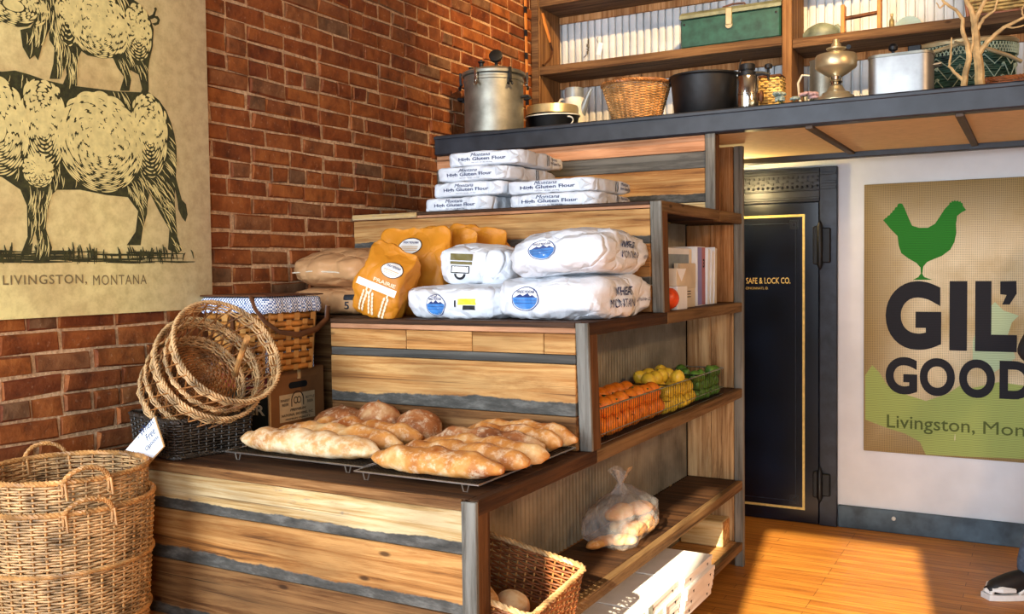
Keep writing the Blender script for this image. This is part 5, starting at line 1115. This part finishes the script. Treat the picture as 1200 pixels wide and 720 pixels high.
# kraft sacks against the brick wall
c, b, bv = make_sack('kraft_sack', 'brown kraft paper sack lying underneath the other kraft sack by the brick wall', 'sack', (.242, 1.12, H2), euler(0, 0, 2), .42, .46, .115, 51, 'sack_kraft', 'kraft sacks by the brick wall', pf=.15, pb=.4, wr=.010, p=5, puff=.12)
end_print(c, bv, merge2(rect2(.10, .165, .012, .034), words('5', .105, .125, -.025, .006, .02)), 'ink_black', 'stamp', .05, .46)
c, b, bv = make_sack('kraft_sack', 'plump brown kraft paper sack on top of the other one by the brick wall', 'sack', (.252, 1.12, H2+.113), euler(0, 0, -3), .43, .46, .150, 52, 'sack_kraft', 'kraft sacks by the brick wall', pf=.35, pb=.5, wr=.013, p=4, puff=.2)
MB().tube([(-.17, -.225, .06), (-.06, -.233, .066), (.06, -.233, .062), (.15, -.225, .055)], .003, 5).build('end_seam', M_['cream_paper'], c)
# orange bags
def orange_bag(label, loc, rot, W, L, T, seed):
    return make_sack('orange_grain_bag', label, 'bag', loc, rot, W, L, T, seed, 'bag_orange', 'orange bags on the second tier', True, pf=.15, pb=.93, wr=.012, p=9, puff=.12, flatb=False)
def bag_put(c, bv, T): return lambda sh, mt, nm, off: print_on(nm, sh, M_[mt], c, (0, -.05, 0), (1,0,0), (0,0,1), off, bv)
def small_logo(put, cx, cz, rx, rz):
    put(disc2(cx, cz, rx, rz, 4, 28), 'ink_dark', 'emblem_ring', .0022); put(disc2(cx, cz, rx*.93, rz*.9, 4, 28), 'logo_white', 'emblem_ground', .003)
    put(merge2(*[rect2(cx-rx*.7, cx+rx*.7, cz+rz*q, cz+rz*(q+.10), 6, 1) for q in (-.1, -.3, -.5)]), 'print_tan', 'emblem_fields', .0036); put(words('WHEAT MONTANA', cx-rx*.66, cx+rx*.66, cz+rz*.3, cz+rz*.58, .01), 'logo_dark', 'emblem_lettering', .004)
c, b, bv = orange_bag('upright orange grain bag with a white oval emblem behind the slumped orange bag', (.600, 1.03, H2), euler(-4, 2, 4), .30, .345, .10, 61); put = bag_put(c, bv, .1); small_logo(put, -.01, .27, .056, .036)
c, b, bv = orange_bag('upright plain orange bag just behind the one with the white oval emblem', (.665, 1.16, H2), euler(-3, 3, -3), .28, .345, .09, 62)
c, b, bv = orange_bag('rearmost orange bag, half hidden against the plank riser', (.725, 1.28, H2), euler(-2, 4, 2), .28, .35, .09, 63)
c, b, bv = orange_bag('slumped orange grain bag with white band and wheat print, front of second tier', (.585, .79, H2), euler(-6, 20, 8), .18, .275, .13, 64); put = bag_put(c, bv, .1); small_logo(put, .035, .195, .042, .030)
put(rect2(-.085, .085, .104, .130, 8, 3), 'logo_white', 'white_band', .0025); put(words('PRAIRIE', -.02, .075, .136, .150, .02), 'print_cream', 'bag_lettering', .003)
ears = []
for cx, an in ((-.045, .15), (.005, -.25), (.05, .1)):
    for k in range(6):
        for s in (-1, 1):
            x = cx+math.sin(an)*k*.013; z = .018+k*.0135; ears.append(disc2(x+s*.0075, z, .0048, .0075, 2, 10))
    ears.append(disc2(cx+math.sin(an)*.08, .098, .004, .008, 2, 10))
put(merge2(*ears), 'print_cream', 'wheat_ears', .003)
# ================================================================== BREAD
def loaf_geo(L, W, H, humps, seed, n=40, m=18):
    r = random.Random(seed); V = []; so = Vector((seed*2.3, seed*.7, 1.1)); ph = r.uniform(0, 1)
    for i in range(n+1):
        t_ = i/n; x = L*(t_-.5); e = max(.05, (1-abs(2*t_-1)**3.0))**.5
        hm = .5+.5*math.cos(2*PI*(humps*t_+ph)); wv = math.sin(2*PI*(humps*t_+ph)*.5+.6)*.12*W
        for k in range(m):
            a = 2*PI*k/m; cy = math.cos(a); cz = math.sin(a)
            y = W/2*e*(.93+.07*hm)*cy + wv*max(0, cz)*.5; z = H*.5*e*((.86+.20*hm) if cz > 0 else .72)*cz
            p = Vector((x, y, z)); d = noise.noise(p*26+so)*.006+noise.noise(p*60+so)*.002; p += Vector((0, cy, cz))*d; V.append(p)
    zb = -H*.30; V = [Vector((p.x, p.y, max(p.z, zb)-zb)) for p in V]
    F = [(i*m+k, i*m+(k+1) % m, (i+1)*m+(k+1) % m, (i+1)*m+k) for i in range(n) for k in range(m)] + [tuple(range(m))[::-1], tuple(range(n*m, n*m+m))]
    return MB().add(V, F)
def rack(label, cx, cy, w, d, rz=0):
    c = thing('cooling_rack', label, 'rack', (cx, cy, H1), (0, 0, rz)); z = .024
    m = MB(); m.tube([(-w/2, -d/2, z), (w/2, -d/2, z), (w/2, d/2, z), (-w/2, d/2, z)], .0030, 6, True); m.build('frame', M_['wire_bright'], c)
    m = MB(); n = int(w/.0125)
    for i in range(1, n): x = -w/2+w*i/n; m.tube([(x, -d/2, z+.002), (x, d/2, z+.002)], .0013, 4, caps=False)
    for i in range(1, int(d/.0125)): y = -d/2+d*i/int(d/.0125); m.tube([(-w/2, y, z+.0005), (w/2, y, z+.0005)], .0011, 4, caps=False)
    m.build('wire_grid', M_['wire'], c)
    for sx in (-.4, .4):
        for sy in (-.5, .5): MB().tube([(sx*w-.012, sy*d, z), (sx*w-.006, sy*d, .003), (sx*w+.006, sy*d, .003), (sx*w+.012, sy*d, z)], .0022, 5).build('foot', M_['wire_bright'], c)
rack('wire cooling rack under the three floury loaves at the left of the bread tier', .755, .30, .56, .36, 0.0)
rack('wire cooling rack under the loaves at the front right edge of the bread tier', 1.258, .235, .42, .34, 0.0)
rack('wire cooling rack under the darker loaves in front of the plank riser', 1.262, .545, .42, .24, 0.0)
ZB = H1+.0265
def loaf(label, x0, x1, y, W, H, seed, mat, rz=0, z=ZB, humps=4.5, group='knotted loaves on the racks'):
    o = loaf_geo(x1-x0, W, H, humps, seed).build('loaf', M_[mat], None, angle=180); o.location = ((x0+x1)/2, y, z); o.rotation_euler = (0, 0, rz); tag(o, label, 'bread', group); return o
loaf('front floury knotted loaf on the left cooling rack', .475, 1.035, .195, .125, .098, 1, 'bread_pale', .0)
loaf('middle knotted loaf on the left cooling rack', .53, 1.035, .312, .110, .104, 2, 'bread_gold', .02)
loaf('back knotted loaf on the left cooling rack, mostly behind the other two', .56, 1.03, .425, .105, .106, 3, 'bread_gold', .02)
loaf('front golden knotted loaf on the right cooling rack, nearest the tier edge', 1.062, 1.505, .135, .115, .094, 4, 'bread_gold', .0, humps=3.6)
loaf('middle golden loaf on the right cooling rack', 1.09, 1.525, .245, .100, .096, 5, 'bread_gold', .02, humps=3.6)
loaf('third golden loaf on the right cooling rack, behind the middle one', 1.10, 1.535, .345, .095, .096, 6, 'bread_gold', .03, humps=3.6)
loaf('browned loaf at the front of the rear cooling rack', 1.06, 1.46, .465, .090, .098, 7, 'bread_dark', .03, humps=3.4)
loaf('golden loaf in the middle of the rear cooling rack', 1.10, 1.478, .555, .085, .100, 8, 'bread_gold', .0, humps=3)
loaf('loaf at the back of the rear cooling rack, touching the plank riser', 1.09, 1.49, .640, .082, .100, 9, 'bread_gold', .0, humps=3)
def boule(label, loc, rx, ry, h, seed, mat='bread_dark', rz=0):
    b = MB(); V = []; n, m = 16, 26; so = Vector((seed, 2*seed, .3))
    for i in range(n+1):
        t_ = PI*i/n
        for k in range(m):
            a = 2*PI*k/m; p = Vector((rx*math.sin(t_)*math.cos(a), ry*math.sin(t_)*math.sin(a), h*.5*math.cos(t_)))
            p *= 1+.09*noise.noise(p*14+so)+.02*noise.noise(p*50+so); p.z += .006*(abs(math.sin(a*1.0+seed)) < .12 and p.z > 0) ; p.z = max(p.z, -h*.34)+h*.34; V.append(p)
    b.add(V, [(i*m+k, i*m+(k+1) % m, (i+1)*m+(k+1) % m, (i+1)*m+k) for i in range(n) for k in range(m)])
    o = b.build('boule', M_[mat], None, angle=180); o.location = loc; o.rotation_euler = (0, 0, rz); tag(o, label, 'bread', 'round loaves'); return o
boule('leftmost floury oval boule behind the left cooling rack', (.575, .595, H1+.001), .115, .085, .135, 1, 'bread_dark', .2)
boule('large floury boule between the other two behind the left cooling rack', (.735, .595, H1+.001), .088, .088, .165, 2, 'bread_dark', .8)
boule('round dark boule right of the other two, against the plank riser', (.905, .60, H1+.001), .085, .080, .140, 3, 'bread_dark', .3)

# ================================================================== RIGHT SIDE SHELVES
# wire basket of fruit
fx0, fx1, fy0, fy1, fz, fh = 1.272, 1.478, .80, 2.30, H1+.001, .125
c = thing('wire_fruit_basket', 'long wire basket of oranges, lemons and limes on the side shelf', 'basket', (1.375, 1.55, fz))
m = MB()
for z in (.003, .035, fh): m.tube([(fx0, fy0, fz+z), (fx1, fy0, fz+z), (fx1, fy1, fz+z), (fx0, fy1, fz+z)], .0030 if z > .1 else .0018, 6, True)
m.build('rails', M_['wire_bright'], c, True)
m = MB(); n = int((fy1-fy0)/.021)
for i in range(n+1):
    y = fy0+(fy1-fy0)*i/n; m.tube([(fx1, y, fz+fh), (fx1, y, fz+.003), (fx0, y, fz+.003), (fx0, y, fz+fh)], .0014, 4, caps=False)
for i in range(10):
    x = fx0+(fx1-fx0)*i/9
    for y in (fy0, fy1): m.tube([(x, y, fz+.003), (x, y, fz+fh)], .0014, 4, caps=False)
m.build('wires', M_['wire'], c, True)
for y in (1.17, 1.555, 1.95):
    m = MB(); m.tube([(fx0, y, fz+fh), (fx1, y, fz+fh)], .0028, 6); m.tube([(fx0, y, fz+.06), (fx1, y, fz+.06)], .0014, 4); m.build('divider_bar', M_['iron'], c, True)
def fruit_src(name, r, sx, nip, mat, seed):
    b = MB(); V = []; n, k_ = 12, 18
    for i in range(n+1):
        t_ = PI*i/n
        for k in range(k_):
            a = 2*PI*k/k_; rr = r*math.sin(t_); z = r*sx*math.cos(t_); 
            if nip: z += r*nip*(abs(math.cos(t_))**9)*(1 if math.cos(t_) > 0 else -1)
            elif math.cos(t_) > .9: z -= r*.05
            V.append((rr*math.cos(a)*(1+.015*math.sin(2*a+seed)), rr*math.sin(a), z))
    b.add(V, [(i*k_+k, i*k_+(k+1) % k_, (i+1)*k_+(k+1) % k_, (i+1)*k_+k) for i in range(n) for k in range(k_)])
    return b
rf = random.Random(5)
def fill(name, cat, label, group, y0, y1, r, sx, nip, mat, layers, across):
    ordn = ['first', 'second', 'third', 'fourth', 'fifth', 'sixth', 'seventh', 'eighth', 'ninth', 'tenth', 'eleventh']
    lab = lambda ly, i, j, na: f"{['bottom', 'middle', 'top'][ly]}-layer {name}, {ordn[i]} from the near end, {['lining side', 'aisle side'][j] if na == 2 else ['lining side', 'middle', 'aisle side'][j]} of the wire basket"
    proto = thing(name, label, cat, (0, 0, 0), group=group)
    fruit_src(name, r, sx, nip, mat, 1).build('peel', M_[mat], proto, angle=180)
    MB().lathe([(.0001, 0), (r*.10, 0), (r*.07, .003), (.0001, .004)], 8, (0, 0, r*sx*(1-.05) if not nip else r*(sx+nip)-.001)).build('stem_button', M_['green_stem'], proto)
    first = True; pitch = 2*r*1.02
    for ly in range(layers):
        z = fz+.005+r*max(1, sx*.9)+ly*r*1.62; ny = int((y1-y0-.01)/pitch)-(ly % 2)
        for i in range(ny):
            na = across if ly % 2 == 0 else across
            for j in range(na):
                x = fx0+r+.006+(fx1-fx0-2*r-.012)*(j/(na-1) if na > 1 else .5); y = y0+r+.004+(i+.5*(ly % 2))*((y1-y0-2*r-.008)/max(1, int((y1-y0-.01)/pitch)-1))
                if ly == layers-1 and rf.random() < (.12 if layers == 2 else .55): continue
                loc = (x+rf.uniform(-.004, .004), y+rf.uniform(-.002, .002), z+rf.uniform(-.003, .003)); rot = (rf.uniform(-1.2, 1.2), rf.uniform(-1.2, 1.2), rf.uniform(0, 6))
                if first: proto.location = loc; proto.rotation_euler = rot; proto['label'] = lab(ly, i, j, na); first = False
                else: dup(proto, loc, rot, lab(ly, i, j, na))
fill('orange', 'fruit', 'round orange among the others at the near end of the wire fruit basket', 'oranges in the wire basket', .805, 1.552, .040, .97, 0, 'orange_fruit', 2, 2)
fill('lemon', 'fruit', 'yellow lemon among the others in the middle of the wire fruit basket', 'lemons in the wire basket', 1.558, 1.945, .031, 1.12, .16, 'lemon', 3, 3)
fill('lime', 'fruit', 'green lime among the others at the far end of the wire fruit basket', 'limes in the wire basket', 1.955, 2.295, .026, 1.08, .12, 'lime', 3, 3)
# papers and books on the shelf above
def boxed(name, label, cat, x0, x1, y0, y1, z, h, mat, group=None, rot=0, bev=.002):
    c = thing(name, label, cat, ((x0+x1)/2, (y0+y1)/2, z), (0, 0, rot), group); MB().box(-(x1-x0)/2, (x1-x0)/2, -(y1-y0)/2, (y1-y0)/2, 0, h, bev).build('body', M_[mat], c, smooth=False); return c
def face_print(c, shape, mat, nm, x, off=.0012): return print_on(nm, shape, M_[mat], c, (x, 0, 0), (0,1,0), (0,0,1), off, None, True, True)
c = boxed('magazine_file', 'wide white magazine box with a grey lettered band on the upper side shelf', 'file box', 1.25, 1.40, 1.60, 2.075, H2, .262, 'white_paper')
face_print(c, rect2(-.225, .195, .165, .235, 1, 1), 'grey_enamel', 'grey_band', .075); face_print(c, merge2(*[words(w_, -.20, -.20+ln, .215-.014*k, .224-.014*k, 0) for k, (w_, ln) in enumerate((('NATURAL FOODS', .10), ('WHOLESALE', .08), ('CATALOG', .06), ('VOL. 12', .05)))]), 'ink_black', 'small_lettering', .075, .002)
MB().box(-.074, .074, -.2365, -.232, .255, .2635).build('dark_lip', M_['ink_blue'], c, smooth=False); face_print(c, rect2(.205, .2365, 0.004, .258, 1, 1), 'print_cream', 'cream_end', .075)
c = boxed('ring_binder', 'lilac and rose spined book with the numeral three on the upper side shelf', 'book', 1.26, 1.425, 2.082, 2.200, H2, .272, 'white_paper')
face_print(c, rect2(-.055, .005, .004, .268, 1, 1), 'purple', 'lilac_stripe', .0825); face_print(c, rect2(.005, .055, .004, .268, 1, 1), 'rose', 'rose_stripe', .0825); face_print(c, words('3', .018, .044, .175, .215, .03), 'ink_black', 'numeral', .0825, .002)
for k, (y, lean, h, lb) in enumerate(((2.232, .06, .262, 'loose white paper folder leaning beside the lilac-spined book'), (2.285, .10, .256, 'second white paper folder leaning further toward the rear board'), (2.345, .04, .268, 'cream paper folder standing nearest the rear board'))):
    c = thing('paper_folder', lb, 'folder', (1.34, y, H2), (-lean, 0, 0)); MB().box(-.09, .09, -.020, .020, .002, h, .002).build('sheets', M_['white_paper' if k < 2 else 'cream_paper'], c, smooth=False); MB().box(-.092, .092, -.024, -.021, .001, h+.003).build('cover', M_['card'], c, smooth=False)
c = boxed('kraft_envelope', 'folded cream kraft paper bag standing before the white magazine box', 'paper bag', 1.412, 1.432, 1.80, 2.03, H2, .195, 'cream_paper'); MB().box(.010, .014, -.105, .11, .085, .193, .001).build('folded_flap', M_['cream_paper'], c, smooth=False)
face_print(c, merge2(*[rect2(-.04, .05, .045+.012*k, .049+.012*k, 1, 1) for k in range(3)]), 'ink_dark', 'fine_print', .010)
c = boxed('small_carton', 'small white carton beside the tangerine on the upper side shelf', 'box', 1.412, 1.475, 1.665, 1.792, H2, .098, 'white_paper')
c = boxed('paper_envelope', 'small cream envelope lying against the file above the white carton', 'envelope', 1.415, 1.470, 1.670, 1.790, H2+.0985, .075, 'cream_paper'); MB().prism([(-.058, .073), (.058, .073), (.0, .02)], 0, .0275, .029).build('flap', M_['card'], c, smooth=False)
t_ = thing('tangerine', 'single red-orange tangerine half hidden behind the post of the upper side shelf', 'fruit', (1.452, 1.600, H2+.050)); fruit_src('t', .050, .95, 0, 'tangerine', 2).build('peel', M_['tangerine'], t_, angle=180); MB().lathe([(.005, .045), (.004, .050), (.0001, .051)], 8).build('stem_button', M_['green_stem'], t_)

# bag of rolls
bgx, bgy = 1.355, 1.345
rolls = []
for k, (dx, dy, dz, rz, L, W, H_) in enumerate(((-.02, -.16, .002, 1.3, .17, .062, .05), (.045, -.10, .002, .5, .10, .06, .052), (.03, .02, .002, 1.2, .14, .085, .075), (.045, .14, .002, 1.9, .15, .08, .07), (-.045, .10, .002, 1.5, .15, .075, .06), (-.01, .0, .074, 1.4, .17, .085, .07), (.015, .13, .066, 1.1, .14, .075, .062))):
    o = loaf_geo(L, W, H_, 1.0, 70+k, 18, 14).build('bread_roll', M_['bread_roll'], None, angle=180); o.location = (bgx+dx, bgy+dy, HS+dz+.004); o.rotation_euler = (0, 0, rz)
    where = ('thin roll at the near end of the plastic bag, against the corrugated lining', 'small roll at the near bottom corner of the plastic bag', 'thick roll at the bottom middle of the plastic bag', 'pale roll at the far bottom of the plastic bag', 'roll at the far back of the plastic bag', 'large golden roll on top in the middle of the plastic bag', 'golden roll on top at the far end of the plastic bag')[k]
    tag(o, where, 'bread', 'rolls in the plastic bag')
V, F = sack_geo(.20, .47, .185, 77, pf=.15, pb=.25, wr=.022, p=3, n=22, puff=.25, flatb=True)
Vb = []
for q in V:
    s_ = max(0, (q.z-.12)/.08); f = max(.25, 1-.45*s_); yy = q.y
    Vb.append(Vector((q.x*f, (yy)*f + .0, q.z+.0)))
c = thing('plastic_bread_bag', 'clear crinkled plastic bag of bread rolls on the lower side shelf', 'bag', (bgx, bgy, HS+.001)); MB().add(Vb, F).build('bag_film', M_['clear'], c, angle=180)
m = MB(); N = 26; V = []
for k, (r, z) in enumerate(((.045, .185), (.020, .212), (.014, .225), (.026, .245), (.048, .275))):
    for i in range(N): a = 2*PI*i/N; rr = r*(1+.3*math.sin(5*a+k)*(k != 2)); V.append((rr*math.cos(a)*.8, -.02+rr*math.sin(a), z+.012*math.sin(3*a)*(k > 3)))
m.add(V, [(k*N+i, k*N+(i+1) % N, (k+1)*N+(i+1) % N, (k+1)*N+i) for k in range(4) for i in range(N)]); m.build('twisted_neck', M_['clear'], c, angle=180)

# wicker box of bread in the lowest bay by the front post
c = thing('wicker_bread_box', 'deep rectangular wicker basket poking out beside the front post', 'basket', (1.412, .258, HS+.036), (math.radians(7), math.radians(10), 0))
cv = rect_curve(.37, .335, .17, .06, .02, .0)
weave(MB(), cv, 17, 44, .004, .002, .0046, seed=6).build('weave', M_['wicker_red'], c, angle=180); stakes(MB(), cv, 44, .0030).build('stakes', M_['wicker_honey'], c)
braid(MB(), loop(cv, 1, 110), .005, .005, 26).build('rim', M_['wicker_pale'], c); MB().box(-.17, .17, -.152, .152, .0, .008).build('base', M_['wicker_brown'], c, smooth=False)
boule('pale round roll in the wicker bread box, nearest the front post', (1.385, .195, HS+.075), .062, .062, .10, 5, 'bread_pale')
boule('second pale roll lower in the wicker bread box, behind the other roll', (1.43, .31, HS+.046), .05, .058, .085, 6, 'bread_pale')
boule('golden roll at the outer end of the wicker bread box', (1.50, .215, HS+.018), .05, .052, .085, 7, 'bread_pale')

# pizza boxes
rpz = random.Random(8)
for si, (yc, sn) in enumerate(((1.565, 'rear'), (1.185, 'middle'), (.815, 'front'))):
    for lv in range(4):
        dx = rpz.uniform(-.012, .012)+(.012, .004, -.006)[si]*1; dy = rpz.uniform(-.006, .006); z = H0+.001+lv*.0425
        c = thing('pizza_box', f'white pizza box, {("bottom", "second from bottom", "third from bottom", "top")[lv]} of the {sn} stack on the lowest shelf', 'pizza box', (1.405+dx, yc+dy, z), (0, 0, rpz.uniform(-.02, .02)), 'pizza boxes on the lowest shelf')
        MB().box(-.175, .175, -.178, .178, 0, .030, .0015).build('tray', M_['pizza_white'], c, smooth=False); MB().box(-.1775, .1785, -.180, .180, .024, .042, .0015).build('lid', M_['pizza_white'], c, smooth=False)
        for y in (-.10, .12): face_print(c, ([(y-.010, .022), (y+.010, .022), (y, .010)], [(0, 2, 1)]), 'black_void', 'tab_slot', .1752)
        if (si, lv) == (1, 3): MB().box(.178, .1805, -.165, -.115, .002, .041).build('pale_label', M_['petal_teal'], c, smooth=False)
        if (si, lv) == (1, 2): MB().box(.178, .184, -.01, .002, .0, .041).build('tape', M_['card'], c, smooth=False)
c = thing('wood_block', 'pale sawn wooden block on the lowest shelf by the rear post', 'block', (1.335, 2.465, H0+.001)); MB().box(-.108, .108, -.06, .06, 0, .128, .006).build('block_body', M_['block'], c, smooth=False)
MB().box(.1082, .1092, -.056, .056, .004, .124).build('end_grain', M_['wood_tan'], c, smooth=False)

# ================================================================== PERSON at the right edge
def skin_body(name, joints, edges, mat, parent=None, root=0, lv=2):
    me = bpy.data.meshes.new(name); me.from_pydata([j[0] for j in joints], edges, []); o = bpy.data.objects.new(name, me); COL.objects.link(o)
    if parent: o.parent = parent
    md = o.modifiers.new('skin', 'SKIN'); md.use_smooth_shade = True; md.branch_smoothing = .6
    for i, j in enumerate(joints):
        sv = me.skin_vertices[0].data[i]; r = j[1]; sv.radius = r if isinstance(r, tuple) else (r, r); sv.use_root = (i == root)
    sb = o.modifiers.new('sub', 'SUBSURF'); sb.levels = lv; sb.render_levels = lv
    dg = bpy.context.evaluated_depsgraph_get(); m2 = bpy.data.meshes.new_from_object(o.evaluated_get(dg)); o.modifiers.clear(); o.data = m2; bpy.data.meshes.remove(me)
    m2.name = name; m2.materials.clear(); m2.materials.append(mat); m2.polygons.foreach_set('use_smooth', [True]*len(m2.polygons)); return o
pr = thing('person', 'person in blue jeans, black top and black-and-white skate shoes at the right edge', 'person', (3.05, 2.85, 0))
# striding toward -x, forearms folded up in front of the chest; camera side is -y
near = dict(hip=(0, -.10, .88), knee=(-.17, -.11, .50), ank=(-.28, -.12, .11), toe=(-.35, -.18, .05)); far = dict(hip=(0, .10, .88), knee=(.05, .115, .50), ank=(.22, .12, .12), toe=(.11, .125, .05))
aN = dict(sh=(0, -.19, 1.40), el=(-.322, -.215, 1.085), wr=(-.21, -.10, 1.30)); aF = dict(sh=(0, .19, 1.40), el=(-.16, .24, 1.12), wr=(-.20, .08, 1.29))
J = [((0, 0, .93), .125), ((0, 0, 1.12), (.115, .15)), ((-.01, 0, 1.30), (.12, .165)), ((0, 0, 1.43), (.09, .12)), ((0, 0, 1.51), .055), ((-.01, 0, 1.56), .060), ((-.015, 0, 1.66), (.088, .075)), ((-.01, 0, 1.745), (.062, .055)),
     (aF['sh'], .055), (aF['el'], .044), (aF['wr'], .030), (aN['sh'], .055), (aN['el'], .044), (aN['wr'], .030),
     (far['hip'], .095), (far['knee'], .062), (far['ank'], .042), (far['toe'], .035), (near['hip'], .095), (near['knee'], .062), (near['ank'], .042), (near['toe'], .035)]
Eg = [(0,1),(1,2),(2,3),(3,4),(4,5),(5,6),(6,7),(3,8),(8,9),(9,10),(3,11),(11,12),(12,13),(0,14),(14,15),(15,16),(16,17),(0,18),(18,19),(19,20),(20,21)]
skin_body('body', J, Eg, M_['skin'], pr)
for A, s in ((aF, -1), (aN, 1)):                           # hands: palm and five fingers, loosely closed over the forearms
    w = Vector(A['wr']); d = (w-Vector(A['el'])).normalized(); q = Vector((0, s, 0)); q = (q-d*q.dot(d)).normalized(); k_ = d.cross(q)
    hj = [(w, .027), (w+d*.055, (.020, .036))]; he = [(0, 1)]
    for k in range(4):
        b0 = w+d*.088+k_*(.030-.020*k); ln = (.064, .074, .068, .052)[k]; n0 = len(hj)
        hj += [(b0, .0098), (b0+d*ln*.5+q*.014, .0088), (b0+d*ln*.75+q*.036, .0078)]; he += [(1, n0), (n0, n0+1), (n0+1, n0+2)]
    n0 = len(hj); hj += [(w+d*.035+k_*.040, .012), (w+d*.070+k_*.055+q*.012, .0095)]; he += [(0, n0), (n0, n0+1)]
    skin_body('hand', hj, he, M_['skin'], pr)
mid = lambda a, b_, t_: tuple(Vector(a).lerp(Vector(b_), t_))
skin_body('shirt', [((0, 0, .90), (.15, .175)), ((0, 0, 1.12), (.14, .175)), ((-.01, 0, 1.30), (.14, .19)), ((0, 0, 1.43), (.105, .14)), ((0, 0, 1.485), .075), (aF['sh'], .078), (aF['el'], .064), (mid(aF['el'], aF['wr'], .75), .046), (aN['sh'], .078), (aN['el'], .064), (mid(aN['el'], aN['wr'], .75), .046)], [(0,1),(1,2),(2,3),(3,4),(3,5),(5,6),(6,7),(3,8),(8,9),(9,10)], M_['black_cloth'], pr)
hem = lambda L: tuple(Vector(L['ank']) + Vector((0, 0, -.06)))
skin_body('jeans', [((0, 0, .96), (.145, .168)), ((0, 0, .88), (.14, .165)), (mid(far['hip'], far['knee'], .25), .112), (far['knee'], .092), (mid(far['knee'], far['ank'], .7), .080), (hem(far), .088), (mid(near['hip'], near['knee'], .25), .112), (near['knee'], .092), (mid(near['knee'], near['ank'], .7), .082), (hem(near), .100)], [(0,1),(1,2),(2,3),(3,4),(4,5),(1,6),(6,7),(7,8),(8,9)], M_['denim'], pr)
for L in (far, near):
    ox, oy = -.02, 0.0; SM = Matrix.Translation((L['ank'][0], L['ank'][1], 0)) @ Matrix.Rotation(math.radians(38 if L is near else 8), 4, 'Z')
    m = MB(); V = []; N = 20
    for i in range(N+1):
        t_ = i/N; x = ox+.085-.29*t_; w = .048*(math.sin(PI*min(.97, .12+.80*t_))**.5)*(1.0+.12*t_); h = .125-.070*t_**.7+.020*math.sin(PI*t_)
        if t_ > .93: h *= .75; w *= .8
        for k in range(14):
            a = 2*PI*k/14; V.append((x, oy+w*math.cos(a), max(.016, .016+h*.5+h*.5*math.sin(a))))
    m.add(V, [(i*14+k, i*14+(k+1) % 14, (i+1)*14+(k+1) % 14, (i+1)*14+k) for i in range(N) for k in range(14)]+[tuple(range(14))[::-1], tuple(range(N*14, N*14+14))])
    m.xf(SM); so_ = m.build('shoe', M_['shoe_black'], pr, angle=180)
    sole = [(ox+.088-.30*i/16, .054*(math.sin(PI*min(.97, .10+.82*i/16))**.5)*(1+.1*i/16)) for i in range(17)]
    MB().prism([(x, oy+w) for x, w in sole]+[(x, oy-w) for x, w in sole[::-1]], 2, .001, .026).xf(SM).build('sole', M_['shoe_white'], so_, smooth=False)
    m = MB(); m.tube([(ox-.19, oy-.028, .030), (ox-.205, oy, .040), (ox-.19, oy+.028, .030)], .012, 6)
    for k in range(4): m.tube([(ox-.03-.028*k, oy-.030, .104-.013*k), (ox-.03-.028*k, oy, .122-.014*k), (ox-.03-.028*k, oy+.030, .104-.013*k)], .0045, 5)
    for q in (-1, 1): m.tube([(ox-.10, oy+q*.050, .045), (ox-.16, oy+q*.044, .05), (ox-.19, oy+q*.02, .045)], [.010, .016, .008], 6)
    for q in (-1, 1): m.tube([(ox+.04, oy+q*.047, .03), (ox-.02, oy+q*.050, .06), (ox-.08, oy+q*.050, .03)], .007, 5)
    m.xf(SM).build('laces_and_stripes', M_['shoe_white'], so_)
hb = MB(); V = []
for i in range(13):
    t_ = PI*.62*i/12
    for k in range(20):
        a = 2*PI*k/20; p = Vector((.105*math.sin(t_)*math.cos(a)+.012, .092*math.sin(t_)*math.sin(a), 1.665+.115*math.cos(t_)))
        if p.x < -.05 and p.z < 1.70: p.z = 1.70; p.x = -.07
        V.append(p)
hb.add(V, [(i*20+k, i*20+(k+1) % 20, (i+1)*20+(k+1) % 20, (i+1)*20+k) for i in range(12) for k in range(20)]); hb.build('hair', M_['hair'], pr, angle=180)
for s in (1, -1):
    MB().lathe([(.0001, -.011), (.009, -.006), (.0115, 0), (.009, .006), (.0001, .011)], 12, (-.093, s*.032, 1.665)).build('eye', M_['ink_black'], pr)
    MB().tube([(.01, s*.085, 1.635), (-.005, s*.095, 1.66), (.01, s*.088, 1.69)], [.010, .014, .010], 8).build('ear', M_['skin'], pr)
MB().tube([(-.095, 0, 1.665), (-.118, 0, 1.63), (-.100, 0, 1.618)], [.009, .015, .010], 8).build('nose', M_['skin'], pr)
MB().tube([(-.090, -.024, 1.590), (-.100, 0, 1.587), (-.090, .024, 1.590)], .006, 6).build('mouth', M_['rose'], pr)
